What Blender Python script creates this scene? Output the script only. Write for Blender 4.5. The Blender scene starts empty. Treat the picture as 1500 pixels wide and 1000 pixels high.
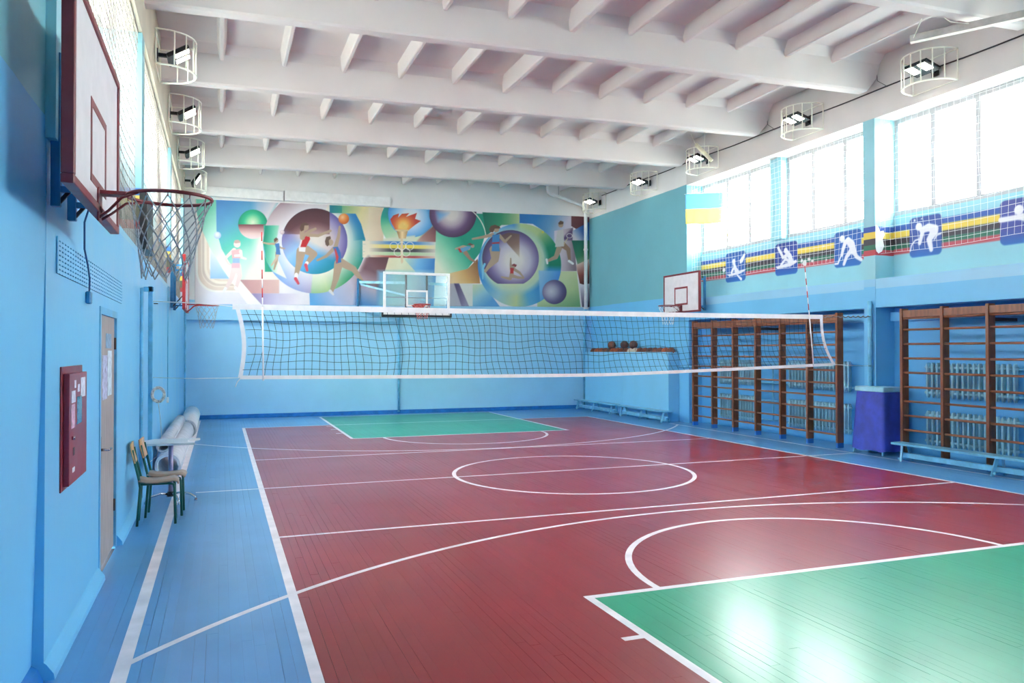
import bpy, bmesh, math, random
import numpy as np
from mathutils import Vector, Matrix
random.seed(7)
SC = bpy.context.scene
COL = SC.collection

# ------------------------------------------------------------------ camera
FPX, YAW, PITCH, ROLL, CAMH = 1142.3, 0.35724, 0.01139, -0.00111, 1.8378
def camera_axes():
    fw = np.array([math.sin(YAW)*math.cos(PITCH), math.cos(YAW)*math.cos(PITCH), math.sin(PITCH)])
    rt = np.array([math.cos(YAW), -math.sin(YAW), 0.0])
    up = np.cross(rt, fw)
    return (rt*math.cos(ROLL)+up*math.sin(ROLL), -rt*math.sin(ROLL)+up*math.cos(ROLL), fw)
CR, CU, CF = camera_axes()
cd = bpy.data.cameras.new('camera'); cam = bpy.data.objects.new('camera', cd); COL.objects.link(cam)
cd.sensor_width = 36.0; cd.lens = 36.0*FPX/1500.0; cd.clip_end = 200
m = Matrix.Identity(4)
for i in range(3):
    m[i][0] = CR[i]; m[i][1] = CU[i]; m[i][2] = -CF[i]
m[2][3] = CAMH
cam.matrix_world = m
SC.camera = cam

# ------------------------------------------------------------------ light
SKY_STRENGTH = 13.0
LAMP_STRENGTH = 7.0
w = bpy.data.worlds.new('daylight'); SC.world = w; w.use_nodes = True
bg = w.node_tree.nodes['Background']
bg.inputs[0].default_value = (0.96, 0.985, 1.0, 1); bg.inputs[1].default_value = SKY_STRENGTH
SC.view_settings.view_transform = 'Standard'
SC.view_settings.look = 'None'
SC.view_settings.gamma = 1.0
SC.view_settings.use_curve_mapping = False
SC.view_settings.exposure = 1.22
SC.cycles.max_bounces = 10
SC.cycles.diffuse_bounces = 8
SC.cycles.glossy_bounces = 4
SC.cycles.transparent_max_bounces = 24
SC.cycles.sample_clamp_indirect = 8.0
SC.cycles.caustics_reflective = False
SC.cycles.caustics_refractive = False

# room layout (metres): camera stands at the origin, the hall runs along +Y
XL, XR = -0.92, 11.05            # wall faces
XLB, XRB = -1.37, 11.48          # back of the window recesses
YF, YB = 22.5, -1.1              # far wall, wall behind the camera
ZLEDGE, ZSILL, ZHEAD = 3.12, 4.27, 6.02
def portal(x, y0, y1, z0, z1, sgn):
    ld = bpy.data.lights.new('window_portal', 'AREA'); ld.shape = 'RECTANGLE'
    ld.size = y1-y0; ld.size_y = z1-z0; ld.cycles.is_portal = True
    o = bpy.data.objects.new('window_portal', ld); COL.objects.link(o)
    o.location = (x, (y0+y1)/2, (z0+z1)/2)
    o.rotation_euler = (math.pi/2, 0, math.pi/2 if sgn < 0 else -math.pi/2)   # faces into the hall
R_BAYS = [(14.2, 16.72), (11.6, 13.74), (8.4, 10.86), (5.6, 7.94), (2.4, 4.86), (-0.5, 1.94)]
L_BAYS = [(17.0, 21.6), (11.0, 16.3), (5.4, 10.5)]
for a, b in R_BAYS: portal(11.62, a, b, ZSILL, ZHEAD, 1)
for a, b in L_BAYS: portal(-1.52, a, b, ZSILL-0.2, ZHEAD-0.25, -1)

# ------------------------------------------------------------------ helpers
def lin(c):
    c = np.asarray(c, float)/255.0
    return np.where(c <= 0.04045, c/12.92, ((c+0.055)/1.055)**2.4)
class NT:
    """small node-tree writer"""
    def __init__(s, name):
        s.m = bpy.data.materials.new(name); s.m.use_nodes = True
        s.t = s.m.node_tree; s.b = s.t.nodes['Principled BSDF']
    def n(s, kind, **kw):
        q = s.t.nodes.new(kind)
        for k, v in kw.items(): setattr(q, k, v)
        return q
    def l(s, a, b): s.t.links.new(a, b)
    def val(s, sock, v):
        if hasattr(v, 'is_linked') or hasattr(v, 'links'): s.l(v, sock)
        else: sock.default_value = v
    def math(s, op, a, b=None):
        q = s.n('ShaderNodeMath', operation=op); s.val(q.inputs[0], a)
        if b is not None: s.val(q.inputs[1], b)
        return q.outputs[0]
    def mix(s, f, a, b):
        q = s.n('ShaderNodeMix', data_type='RGBA'); s.val(q.inputs[0], f); s.val(q.inputs[6], a); s.val(q.inputs[7], b)
        return q.outputs[2]
    def pos(s):
        g = s.n('ShaderNodeNewGeometry'); x = s.n('ShaderNodeSeparateXYZ'); s.l(g.outputs['Position'], x.inputs[0])
        return g.outputs['Position'], x.outputs
    def noise(s, scale, vec=None, detail=4, rough=0.55):
        q = s.n('ShaderNodeTexNoise'); q.inputs['Scale'].default_value = scale
        q.inputs['Detail'].default_value = detail; q.inputs['Roughness'].default_value = rough
        if vec is not None: s.l(vec, q.inputs['Vector'])
        return q.outputs[0]
    def scaled(s, vec, sc):
        q = s.n('ShaderNodeMapping'); s.l(vec, q.inputs['Vector']); q.inputs['Scale'].default_value = sc
        return q.outputs[0]
    def between(s, v, lo, hi):
        return s.math('MULTIPLY', s.math('GREATER_THAN', v, lo), s.math('LESS_THAN', v, hi))
    def ramp(s, f, lo, hi, a=0.0, b=1.0):
        q = s.n('ShaderNodeMapRange'); s.l(f, q.inputs[0])
        for i, v in enumerate((lo, hi, a, b)): q.inputs[i+1].default_value = v
        return q.outputs[0]
    def bump(s, h, dist=0.002, strength=0.4):
        q = s.n('ShaderNodeBump'); q.inputs['Strength'].default_value = strength; q.inputs['Distance'].default_value = dist
        s.l(h, q.inputs['Height']); s.l(q.outputs[0], s.b.inputs['Normal'])
def rgba(c): return tuple(float(v) for v in lin(c))+(1.0,)
def dim(c, k): return tuple(min(255, v*k) for v in c)
MATS = {}
def mat(name, c, rough=0.5, metal=0.0, var=0.10, scale=6.0, bump=0.0, emit=0.0, spec=0.5, c2=None, stretch=None):
    """paint / plastic / metal / wood: a colour with soft uneven wear"""
    if name in MATS: return MATS[name]
    t = NT(name); co = t.n('ShaderNodeTexCoord').outputs['Object']
    if stretch: co = t.scaled(co, stretch)
    nz = t.noise(scale, co)
    a = rgba(dim(c, 1-var)); b = rgba(c2 if c2 else dim(c, 1+var))
    t.l(t.mix(t.ramp(nz, 0.3, 0.7), a, b), t.b.inputs['Base Color'])
    t.l(t.ramp(nz, 0.2, 0.8, max(rough-0.06, 0.02), min(rough+0.08, 1)), t.b.inputs['Roughness'])
    t.b.inputs['Metallic'].default_value = metal
    t.b.inputs['Specular IOR Level'].default_value = spec
    if bump: t.bump(t.noise(scale*8, co), 0.003, bump)
    if emit:
        t.b.inputs['Emission Color'].default_value = rgba(c); t.b.inputs['Emission Strength'].default_value = emit
    MATS[name] = t.m
    return t.m
def wall_mat(name, bands, rough=0.45, var=0.05):
    """paint that changes colour with height: bands = [(z_from, colour), ...]"""
    if name in MATS: return MATS[name]
    t = NT(name); p, xyz = t.pos()
    wob = t.ramp(t.noise(0.9, p), 0, 1, -0.02, 0.02)
    z = t.math('ADD', xyz[2], wob)
    col = rgba(bands[0][1])
    for z0, c in bands[1:]:
        col = t.mix(t.math('GREATER_THAN', z, z0), col, rgba(c))
    nz = t.noise(1.3, p, 6)
    dark = t.n('ShaderNodeMix', data_type='RGBA', blend_type='MULTIPLY')
    dark.inputs[0].default_value = 1.0
    t.val(dark.inputs[6], col)
    g = t.n('ShaderNodeCombineColor'); k = t.ramp(nz, 0.3, 0.7, 1-var*1.6, 1.0)
    for i in range(3): t.l(k, g.inputs[i])
    t.l(g.outputs[0], dark.inputs[7])
    t.l(dark.outputs[2], t.b.inputs['Base Color'])
    t.l(t.ramp(nz, 0.2, 0.8, rough-0.08, rough+0.1), t.b.inputs['Roughness'])
    t.bump(t.noise(9, p, 5), 0.006, 0.22)
    MATS[name] = t.m
    return t.m
def attr_mat(name, rough=0.6):
    """wall painting: paint colours stored on the surface"""
    t = NT(name); a = t.n('ShaderNodeAttribute', attribute_name='paint')
    p, _ = t.pos()
    k = t.ramp(t.noise(2.5, p, 6), 0.3, 0.7, 0.93, 1.0)
    g = t.n('ShaderNodeCombineColor')
    for i in range(3): t.l(k, g.inputs[i])
    mm = t.n('ShaderNodeMix', data_type='RGBA', blend_type='MULTIPLY'); mm.inputs[0].default_value = 1
    t.l(a.outputs['Color'], mm.inputs[6]); t.l(g.outputs[0], mm.inputs[7])
    t.l(mm.outputs[2], t.b.inputs['Base Color']); t.b.inputs['Roughness'].default_value = rough
    return t.m

class MB:
    """collects shapes; build() links them as ONE mesh object"""
    def __init__(s): s.v = []; s.f = []
    def add(s, vs, fs):
        o = len(s.v); s.v += [tuple(map(float, q)) for q in vs]; s.f += [tuple(o+i for i in q) for q in fs]; return s
    def box(s, x0, x1, y0, y1, z0, z1):
        x0, x1 = sorted((x0, x1)); y0, y1 = sorted((y0, y1)); z0, z1 = sorted((z0, z1))
        return s.add([(x0,y0,z0),(x1,y0,z0),(x1,y1,z0),(x0,y1,z0),(x0,y0,z1),(x1,y0,z1),(x1,y1,z1),(x0,y1,z1)],
                     [(3,2,1,0),(4,5,6,7),(0,1,5,4),(1,2,6,5),(2,3,7,6),(3,0,4,7)])
    def bbox(s, x0, x1, y0, y1, z0, z1, b=0.006):
        """box with chamfered vertical and horizontal edges"""
        x0, x1 = sorted((x0, x1)); y0, y1 = sorted((y0, y1)); z0, z1 = sorted((z0, z1))
        bm = bmesh.new(); r = bmesh.ops.create_cube(bm, size=1)
        for q in bm.verts:
            q.co = ((x0+x1)/2+q.co.x*(x1-x0), (y0+y1)/2+q.co.y*(y1-y0), (z0+z1)/2+q.co.z*(z1-z0))
        b = min(b, 0.45*min(x1-x0, y1-y0, z1-z0))
        bmesh.ops.bevel(bm, geom=bm.edges[:], offset=b, segments=1, affect='EDGES', profile=0.5)
        bm.verts.index_update()
        s.add([q.co for q in bm.verts], [[q.index for q in f.verts] for f in bm.faces]); bm.free(); return s
    def bar(s, p, q, wx, wz, up=(0,0,1)):
        """rectangular bar from p to q"""
        p, q = Vector(p), Vector(q); d = (q-p).normalized(); u = Vector(up)
        if abs(d.dot(u)) > 0.98: u = Vector((1,0,0))
        sx = d.cross(u).normalized(); sz = sx.cross(d).normalized()
        vs = []
        for c in (p, q):
            for a, b in ((-1,-1),(1,-1),(1,1),(-1,1)): vs.append(c+sx*(a*wx/2)+sz*(b*wz/2))
        return s.add(vs, [(3,2,1,0),(4,5,6,7),(0,1,5,4),(1,2,6,5),(2,3,7,6),(3,0,4,7)])
    def tube(s, pts, r, n=6, closed=False, caps=True):
        pts = [Vector(p) for p in pts]; N = len(pts)
        rs = r if isinstance(r, (list, tuple)) else [r]*N
        t0 = (pts[1]-pts[0]).normalized(); u = Vector((0,0,1)) if abs(t0.z) < 0.9 else Vector((1,0,0))
        nrm = t0.cross(u).normalized(); vs = []; prev = t0
        for i in range(N):
            if closed: t = (pts[(i+1) % N]-pts[i-1]).normalized()
            else: t = (pts[min(i+1, N-1)]-pts[max(i-1, 0)]).normalized()
            ax = prev.cross(t)
            if ax.length > 1e-7: nrm = Matrix.Rotation(prev.angle(t), 3, ax.normalized()) @ nrm
            prev = t; bn = t.cross(nrm)
            for k in range(n):
                a = 2*math.pi*k/n; vs.append(pts[i]+(nrm*math.cos(a)+bn*math.sin(a))*rs[i])
        fs = []
        for i in range(N if closed else N-1):
            j = (i+1) % N
            for k in range(n): fs.append((i*n+k, i*n+(k+1) % n, j*n+(k+1) % n, j*n+k))
        if caps and not closed: fs += [tuple(range(n))[::-1], tuple((N-1)*n+k for k in range(n))]
        return s.add(vs, fs)
    def prism(s, poly, axis, a, b):
        """poly of 2-D points extruded along axis (0,1,2) from a to b"""
        def p3(q, t):
            r = list(q); r.insert(axis, t); return r
        n = len(poly); vs = [p3(q, a) for q in poly]+[p3(q, b) for q in poly]
        return s.add(vs, [tuple(range(n))[::-1], tuple(range(n, 2*n))]+[(i, (i+1) % n, n+(i+1) % n, n+i) for i in range(n)])
    def lathe(s, prof, n=16, c=(0,0,0)):
        vs = [(c[0]+r*math.cos(2*math.pi*k/n), c[1]+r*math.sin(2*math.pi*k/n), c[2]+z) for r, z in prof for k in range(n)]
        fs = [(i*n+k, i*n+(k+1) % n, (i+1)*n+(k+1) % n, (i+1)*n+k) for i in range(len(prof)-1) for k in range(n)]
        fs += [tuple(range(n))[::-1], tuple((len(prof)-1)*n+k for k in range(n))]
        return s.add(vs, fs)
    def mesh(s, name, material, smooth=False, fix=True):
        me = bpy.data.meshes.new(name); me.from_pydata(s.v, [], s.f)
        if fix:
            bm = bmesh.new(); bm.from_mesh(me); bmesh.ops.recalc_face_normals(bm, faces=bm.faces[:]); bm.to_mesh(me); bm.free()
        if smooth:
            me.polygons.foreach_set('use_smooth', [True]*len(me.polygons))
        if material: me.materials.append(material)
        return me
    def build(s, name, material, parent=None, smooth=False, loc=None, origin=None, fix=True):
        """origin: the parent's own place, when the shapes were given in hall coordinates"""
        if origin is not None: s.v = [(x-origin[0], y-origin[1], z-origin[2]) for x, y, z in s.v]
        o = bpy.data.objects.new(name, s.mesh(name, material, smooth, fix)); COL.objects.link(o)
        if parent: o.parent = parent
        if loc: o.location = loc
        return o
def put(name, me, parent=None, loc=(0,0,0), rot=(0,0,0)):
    o = bpy.data.objects.new(name, me); COL.objects.link(o); o.parent = parent
    o.location = loc; o.rotation_euler = rot; return o
def tag(o, label, cat, group=None, kind=None):
    o['label'] = label; o['category'] = cat
    if group: o['group'] = group
    if kind: o['kind'] = kind
    return o
def thing(name, label, cat, loc=(0,0,0), rotz=0.0, group=None):
    o = bpy.data.objects.new(name, None); COL.objects.link(o); o.empty_display_size = 0.1
    o.location = loc; o.rotation_euler = (0,0,rotz)
    return tag(o, label, cat, group)
def struct(o, label, cat):
    return tag(o, label, cat, None, 'structure')
def copy_tree(o, parent=None):
    c = o.copy(); COL.objects.link(c); c.parent = parent
    for ch in [q for q in o.children]: copy_tree(ch, c)
    return c
def arc(cx, cy, r, a0, a1, n):
    return [(cx+r*math.cos(a0+(a1-a0)*i/n), cy+r*math.sin(a0+(a1-a0)*i/n)) for i in range(n+1)]

# ------------------------------------------------------------------ colours
BLUE   = (112, 192, 236)
BLUE_D = (36, 118, 190)
TEAL   = (118, 182, 194)
TEAL_L = (150, 205, 215)
WHITE  = (240, 236, 233)
CREAM  = (226, 222, 208)
FLOOR_BLUE, FLOOR_RED, FLOOR_GREEN = (90, 154, 206), (150, 30, 38), (38, 158, 116)
BLUE_FAR_LIT = (160, 218, 246)  # wall blue lightened: stronger light on the far wall put into its colour
STRIPES = [(3.55,(190,70,80)),(3.65,(40,110,85)),(3.74,(60,55,62)),(3.85,(235,205,80)),(3.97,(50,85,165)),(4.07,TEAL_L)]
M_pipe  = mat('blue_pipe_paint', (112, 186, 220), 0.35)
M_white = mat('white_paint', (238, 236, 234), 0.45, var=0.03)
M_offw  = mat('cream_wire_paint', (246, 244, 230), 0.45, var=0.03)
M_black = mat('black_plastic', (26, 27, 32), 0.4)
M_dark  = mat('dark_cable', (62, 56, 58), 0.6)
M_chrome= mat('chrome', (205, 208, 212), 0.18, 1.0, var=0.02)
M_red   = mat('maroon_metal_paint', (128, 40, 48), 0.38)
M_board = mat('white_backboard_paint', (226, 222, 224), 0.4, var=0.03)
M_navy  = mat('blue_steel_paint', (46, 124, 172), 0.4)
M_cord  = mat('white_cord', (232, 230, 226), 0.8)
M_knot  = mat('black_net_cord', (30, 42, 58), 0.8)
M_hnet  = mat('grey_hoop_cord', (168, 168, 172), 0.85, var=0.2, scale=40)
M_tape  = mat('white_net_tape', (244, 240, 240), 0.7, var=0.03)

# ================================================================== FLOOR
def floor_material():
    t = NT('painted_floor_boards'); p, xyz = t.pos(); X, Y = xyz[0], xyz[1]
    red = t.math('MULTIPLY', t.between(X, 0.5, 9.55), t.between(Y, 2.2, 19.6))
    key = t.math('MULTIPLY', t.between(X, 2.57, 7.5), t.math('MAXIMUM', t.math('LESS_THAN', Y, 5.26), t.between(Y, 16.43, 22.05)))
    col = t.mix(key, t.mix(red, rgba(FLOOR_BLUE), rgba(FLOOR_RED)), rgba(FLOOR_GREEN))
    board = t.n('ShaderNodeTexWhiteNoise', noise_dimensions='2D')
    cb = t.n('ShaderNodeCombineXYZ')
    t.l(t.math('FLOOR', t.math('DIVIDE', t.math('SUBTRACT', X, -0.92), 0.07)), cb.inputs[0])
    t.l(t.math('FLOOR', t.math('DIVIDE', Y, 2.7)), cb.inputs[1]); t.l(cb.outputs[0], board.inputs['Vector'])
    blot = t.noise(0.8, p, 5)
    k = t.math('MULTIPLY', t.ramp(board.outputs[0], 0, 1, 0.95, 1.03), t.ramp(blot, 0.3, 0.7, 0.88, 1.08))
    g = t.n('ShaderNodeCombineColor')
    for i in range(3): t.l(k, g.inputs[i])
    mm = t.n('ShaderNodeMix', data_type='RGBA', blend_type='MULTIPLY'); mm.inputs[0].default_value = 1
    t.l(col, mm.inputs[6]); t.l(g.outputs[0], mm.inputs[7])
    scr = t.math('MULTIPLY', t.ramp(t.noise(1.0, t.scaled(p, (130, 1.1, 1)), 3), 0.62, 0.74), t.ramp(t.noise(0.7, p, 3), 0.46, 0.64, 0, 0.16))
    t.l(t.mix(scr, mm.outputs[2], rgba((214, 170, 165))), t.b.inputs['Base Color'])
    t.l(t.ramp(t.noise(0.6, p, 2), 0.3, 0.7, 0.285, 0.33), t.b.inputs['Roughness'])
    t.b.inputs['Specular IOR Level'].default_value = 0.28
    t.b.inputs['Coat Weight'].default_value = 0.28; t.b.inputs['Coat Roughness'].default_value = 0.17
    return t.m
M_floor = floor_material()
floor = MB().box(XL-0.6, XRB+0.6, YB-0.2, YF+0.2, -0.12, -0.012).build('floor', mat('floor_bed', (40, 44, 52), 0.9))
struct(floor, 'painted board floor in blue red and green with white court lines', 'floor')
PW = 0.07
boards = []
ncol = int((XRB+0.02-(XL-0.0))/PW)+1
for i in range(ncol):
    x0 = XL+i*PW; y = YB-random.uniform(0, 2.5)
    while y < YF:
        L = random.uniform(2.0, 3.6); a, b = max(y, YB), min(y+L, YF); y += L
        if b-a > 0.05: boards.append((x0, x0+PW, a, b))
def shown(bd):
    s = 0.0; xm = (bd[0]+bd[1])/2
    for k in range(12):
        yy = bd[2]+(bd[3]-bd[2])*(k+0.5)/12
        d = np.array([xm, yy, -CAMH]); w_ = d@CF
        if w_ < 0.5: continue
        u, v = 750+FPX*(d@CR)/w_, 500-FPX*(d@CU)/w_
        if 0 < u < 1500 and v < 1000: s += (bd[3]-bd[2])/w_**3
    return s
boards.sort(key=shown, reverse=True)
def board_shape(mb, x0, x1, y0, y1, z):
    """one floor board, its face tilted by a hair, a dark slit to its neighbours"""
    g = random.choice((0.0001, 0.0001, 0.0003, 0.0005, 0.0013)); xm, ym = (x0+x1)/2, (y0+y1)/2
    tx, ty = random.gauss(0, 0.0024), random.gauss(0, 0.0003)
    o = [(x0+g, y0+g), (x1-g, y0+g), (x1-g, y1-g), (x0+g, y1-g)]
    vs = [(a, b, -0.012) for a, b in o]+[(a, b, z+tx*(a-xm)+max(-0.0003, min(0.0003, ty*(b-ym)))) for a, b in o]
    mb.add(vs, [(4,5,6,7)]+[(i, (i+1) % 4, 4+(i+1) % 4, 4+i) for i in range(4)])
for k, bd in enumerate(boards[:300]):
    q = MB(); board_shape(q, *bd, random.uniform(-0.0003, 0.0001)); q.build('plank', M_floor, floor, fix=False)
q = MB()
for bd in boards[300:]: board_shape(q, *bd, random.uniform(-0.0003, 0.0001))
o = q.build('plank_field', M_floor, floor, fix=False); o['kind'] = 'stuff'

# court lines: thin coats of white paint
M_line = mat('white_line_paint', (236, 226, 228), 0.35, var=0.06, scale=4)
def strip(name, pts, wid, closed=False, z=0.0009):
    mb = MB(); n = len(pts); vs = []
    P = [Vector((a, b)) for a, b in pts]
    for i in range(n):
        if closed: t = P[(i+1) % n]-P[i-1]
        else: t = P[min(i+1, n-1)]-P[max(i-1, 0)]
        t.normalize(); s_ = Vector((-t.y, t.x))*wid/2
        for q_ in (P[i]+s_, P[i]-s_):
            vs += [(q_.x, q_.y, z)]
    fs = [(2*i, 2*i+1, 2*((i+1) % n)+1, 2*((i+1) % n)) for i in range(n if closed else n-1)]
    mb.add(vs, fs); return mb.build(name, M_line, floor)
strip('sideline', [(0.51, 2.2), (0.51, 19.62)], 0.07)
strip('sideline', [(9.56, 2.2), (9.56, 19.62)], 0.06)
strip('end_line', [(0.48, 19.6), (9.58, 19.6)], 0.05)
strip('centre_line', [(-0.3, 10.92), (10.58, 10.92)], 0.05)
strip('attack_line', [(0.5, 8.02), (9.56, 8.02)], 0.055)
strip('attack_line', [(0.5, 13.80), (9.56, 13.80)], 0.055)
strip('outer_sideline', [(-0.53, 2.0), (-0.53, 22.1)], 0.085)
strip('outer_sideline', [(10.58, 2.0), (10.58, 17.0)], 0.05)
strip('key_line', [(2.57, -0.6), (2.57, 5.29)], 0.065, z=0.0011)
strip('key_line', [(2.54, 5.26), (7.53, 5.26)], 0.065)
strip('key_line', [(7.5, -0.6), (7.5, 5.29)], 0.065, z=0.0011)
strip('key_line', [(2.57, 22.05), (2.57, 16.41)], 0.065, z=0.0011)
strip('key_line', [(2.54, 16.43), (7.53, 16.43)], 0.065)
strip('key_line', [(7.5, 22.05), (7.5, 16.41)], 0.065, z=0.0011)
strip('base_line', [(2.54, 22.05), (7.53, 22.05)], 0.05, z=0.0013)
strip('lane_mark', [(2.40, 4.42), (2.55, 4.42)], 0.06, z=0.0007)
for yy in (17.6, 18.5, 19.3):
    strip('lane_mark', [(2.40, yy), (2.55, yy)], 0.06, z=0.0007)
strip('free_throw_arc', arc(5.03, 5.26, 1.86, 0, math.pi, 48), 0.06, z=0.0007)
strip('free_throw_arc', arc(5.03, 16.43, 1.80, math.pi, 2*math.pi, 48), 0.06, z=0.0007)
strip('centre_circle', arc(4.98, 10.72, 1.79, 0, 2*math.pi, 72)[:-1], 0.06, True, z=0.0013)
a0 = math.acos(5.56/7.18)
strip('three_point_arc', arc(5.03, 0.53, 7.18, a0, math.pi-a0, 72), 0.055, z=0.0015)
a1 = math.acos(5.58/6.92)
strip('three_point_arc', arc(5.03, 20.78, 6.92, math.pi+a1, 2*math.pi-a1, 72), 0.055, z=0.0015)

# unseen pale ground outside the hall, added to temper the light on the ceiling
gnd = MB().box(-60, XL-1.0, -40, 60, -0.9, -0.6).box(XRB+0.9, 70, -40, 60, -0.9, -0.6).build('ground', mat('pale_unseen_ground', (176, 174, 164), 0.9, var=0.15, scale=0.4))
struct(gnd, 'unseen pale ground outside the hall windows, added to temper the light', 'ground')

# ================================================================== CEILING
M_ceil = wall_mat('ceiling_whitewash', [(0, (226, 217, 214))], 0.7, 0.04)
ZS = lambda x, z: z+0.02*(x-XL)                 # the roof rises towards the flag side
mb = MB()
mb.add([(XL-0.6, YB-0.3, ZS(XL-0.6, 6.86)), (12.0, YB-0.3, ZS(12, 6.86)), (12.0, YF+0.3, ZS(12, 6.86)), (XL-0.6, YF+0.3, ZS(XL-0.6, 6.86)),
        (XL-0.6, YB-0.3, 7.5), (12.0, YB-0.3, 7.5), (12.0, YF+0.3, 7.5), (XL-0.6, YF+0.3, 7.5)],
       [(3,2,1,0),(4,5,6,7),(0,1,5,4),(1,2,6,5),(2,3,7,6),(3,0,4,7)])
ceiling = mb.build('ceiling', M_ceil)
struct(ceiling, 'whitewashed ribbed concrete ceiling with deep cross beams', 'ceiling')
BEAMS = [1.9, 4.9, 7.9, 10.9, 13.9, 16.9, 19.85]
bounds = [YB]+BEAMS+[YF]
def beam_mesh():
    mb = MB(); prof = []
    for x, zb in ((XL, 6.23), (10.82, 6.23), (XR+0.02, 6.50)):
        zb_ = ZS(x, zb); zt = ZS(x, 6.88)
        prof.append([(x, -0.11, zb_+0.03), (x, -0.085, zb_), (x, 0.085, zb_), (x, 0.11, zb_+0.03), (x, 0.16, ZS(x, 6.72)), (x, 0.30, zt), (x, -0.30, zt), (x, -0.16, ZS(x, 6.72))])
    n = 8; vs = [v for r in prof for v in r]
    fs = [(i*n+k, i*n+(k+1) % n, (i+1)*n+(k+1) % n, (i+1)*n+k) for i in range(2) for k in range(n)]+[tuple(range(n)), tuple(2*n+k for k in range(n))]
    return mb.add(vs, fs).mesh('beam', M_ceil)
bmsh = beam_mesh()
for y in BEAMS: put('beam', bmsh, ceiling, (0, y, 0))
def rib_mesh(L, deep):
    mb = MB(); z0 = 6.63-(0.07 if deep else 0.0); wb = 0.035 if not deep else 0.05
    P = [(-wb, z0+0.015), (-wb+0.015, z0), (wb-0.015, z0), (wb, z0+0.015), (0.085, 6.90), (-0.085, 6.90)]
    return mb.prism(P, 1, 0, L).mesh('rib', M_ceil)
for a, b in zip(bounds[:-1], bounds[1:]):
    aa, bb = a+0.1, b-0.1
    mN, mD = rib_mesh(bb-aa, False), rib_mesh(bb-aa, True)
    for k in range(0, 11):
        put('rib', mD if k == 5 else mN, ceiling, (k*1.0, aa, 0.02*(k-XL)))

# ================================================================== WALL PAINTINGS (drawn in numpy)
def project(P):
    d = P-np.array([0, 0, CAMH]); z = d@CF
    return 750+FPX*(d@CR)/z, 500-FPX*(d@CU)/z
class Canvas:
    def __init__(s, x0, y0, x1, y1, ss, base):
        s.x0, s.y0, s.ss = x0, y0, ss
        s.nx, s.ny = int((x1-x0)*ss), int((y1-y0)*ss)
        s.img = np.empty((s.ny, s.nx, 3)); s.img[:] = base
    def win(s, xa, ya, xb, yb):
        i0, i1 = max(0, int((xa-s.x0)*s.ss)-2), min(s.nx, int((xb-s.x0)*s.ss)+3)
        j0, j1 = max(0, int((ya-s.y0)*s.ss)-2), min(s.ny, int((yb-s.y0)*s.ss)+3)
        X, Y = np.meshgrid(s.x0+(np.arange(i0, i1)+0.5)/s.ss, s.y0+(np.arange(j0, j1)+0.5)/s.ss)
        return (slice(j0, j1), slice(i0, i1)), X, Y
    def put(s, sl, d, X, Y, col, soft=0.0, clip=None):
        if X.size == 0: return
        e = 0.6/s.ss+soft; a = np.clip(0.5-d/(2*e), 0, 1)[..., None]
        if clip is not None: a = a*clip(X, Y)[..., None]
        c = col(X, Y) if callable(col) else np.asarray(col, float)
        s.img[sl] = s.img[sl]*(1-a)+c*a
    def poly(s, pts, col, soft=0.0, clip=None):
        P = np.asarray(pts, float); sl, X, Y = s.win(P[:,0].min()-soft, P[:,1].min()-soft, P[:,0].max()+soft, P[:,1].max()+soft)
        D = np.full(X.shape, 1e9); ins = np.zeros(X.shape, bool)
        for (ax, ay), (bx, by) in zip(P, np.roll(P, -1, 0)):
            vx, vy = bx-ax, by-ay; t = np.clip(((X-ax)*vx+(Y-ay)*vy)/(vx*vx+vy*vy+1e-12), 0, 1)
            D = np.minimum(D, np.hypot(X-ax-t*vx, Y-ay-t*vy))
            c = (ay > Y) != (by > Y)
            if by != ay: ins ^= c & (X < vx*(Y-ay)/(by-ay)+ax)
        s.put(sl, np.where(ins, -D, D), X, Y, col, soft, clip)
    def disc(s, cx, cy, r, col, soft=0.0, clip=None, inner=None, ry=None):
        q = ry or r; sl, X, Y = s.win(cx-r-soft, cy-q-soft, cx+r+soft, cy+q+soft)
        R = np.hypot(X-cx, (Y-cy)*r/q); d = R-r
        if inner is not None: d = np.maximum(d, inner-R)
        s.put(sl, d, X, Y, col, soft, clip)
    def limb(s, pts, rad, col, clip=None):
        P = np.asarray(pts, float); rad = np.asarray(rad, float); m_ = rad.max()+1
        sl, X, Y = s.win(P[:,0].min()-m_, P[:,1].min()-m_, P[:,0].max()+m_, P[:,1].max()+m_)
        D = np.full(X.shape, 1e9)
        for i in range(len(P)-1):
            (ax, ay), (bx, by) = P[i], P[i+1]; vx, vy = bx-ax, by-ay
            t = np.clip(((X-ax)*vx+(Y-ay)*vy)/(vx*vx+vy*vy+1e-12), 0, 1)
            D = np.minimum(D, np.hypot(X-ax-t*vx, Y-ay-t*vy)-(rad[i]*(1-t)+rad[i+1]*t))
        s.put(sl, D, X, Y, col, 0, clip)
    def sample(s, u, v):
        x = np.clip((u-s.x0)*s.ss-0.5, 0, s.nx-1.001); y = np.clip((v-s.y0)*s.ss-0.5, 0, s.ny-1.001)
        i, j = x.astype(int), y.astype(int); fx, fy = (x-i)[..., None], (y-j)[..., None]
        I = s.img
        return (I[j,i]*(1-fx)+I[j,i+1]*fx)*(1-fy)+(I[j+1,i]*(1-fx)+I[j+1,i+1]*fx)*fy
def stops(t, cs):
    ts = [c[0] for c in cs]; return np.stack([np.interp(t, ts, [c[1][k] for c in cs]) for k in range(3)], -1)
def lg(p, q, *cs):
    """linear blend of paints from p to q"""
    def f(X, Y):
        vx, vy = q[0]-p[0], q[1]-p[1]
        return stops(((X-p[0])*vx+(Y-p[1])*vy)/(vx*vx+vy*vy), [(i/(len(cs)-1), c) for i, c in enumerate(cs)])
    return f
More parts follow.
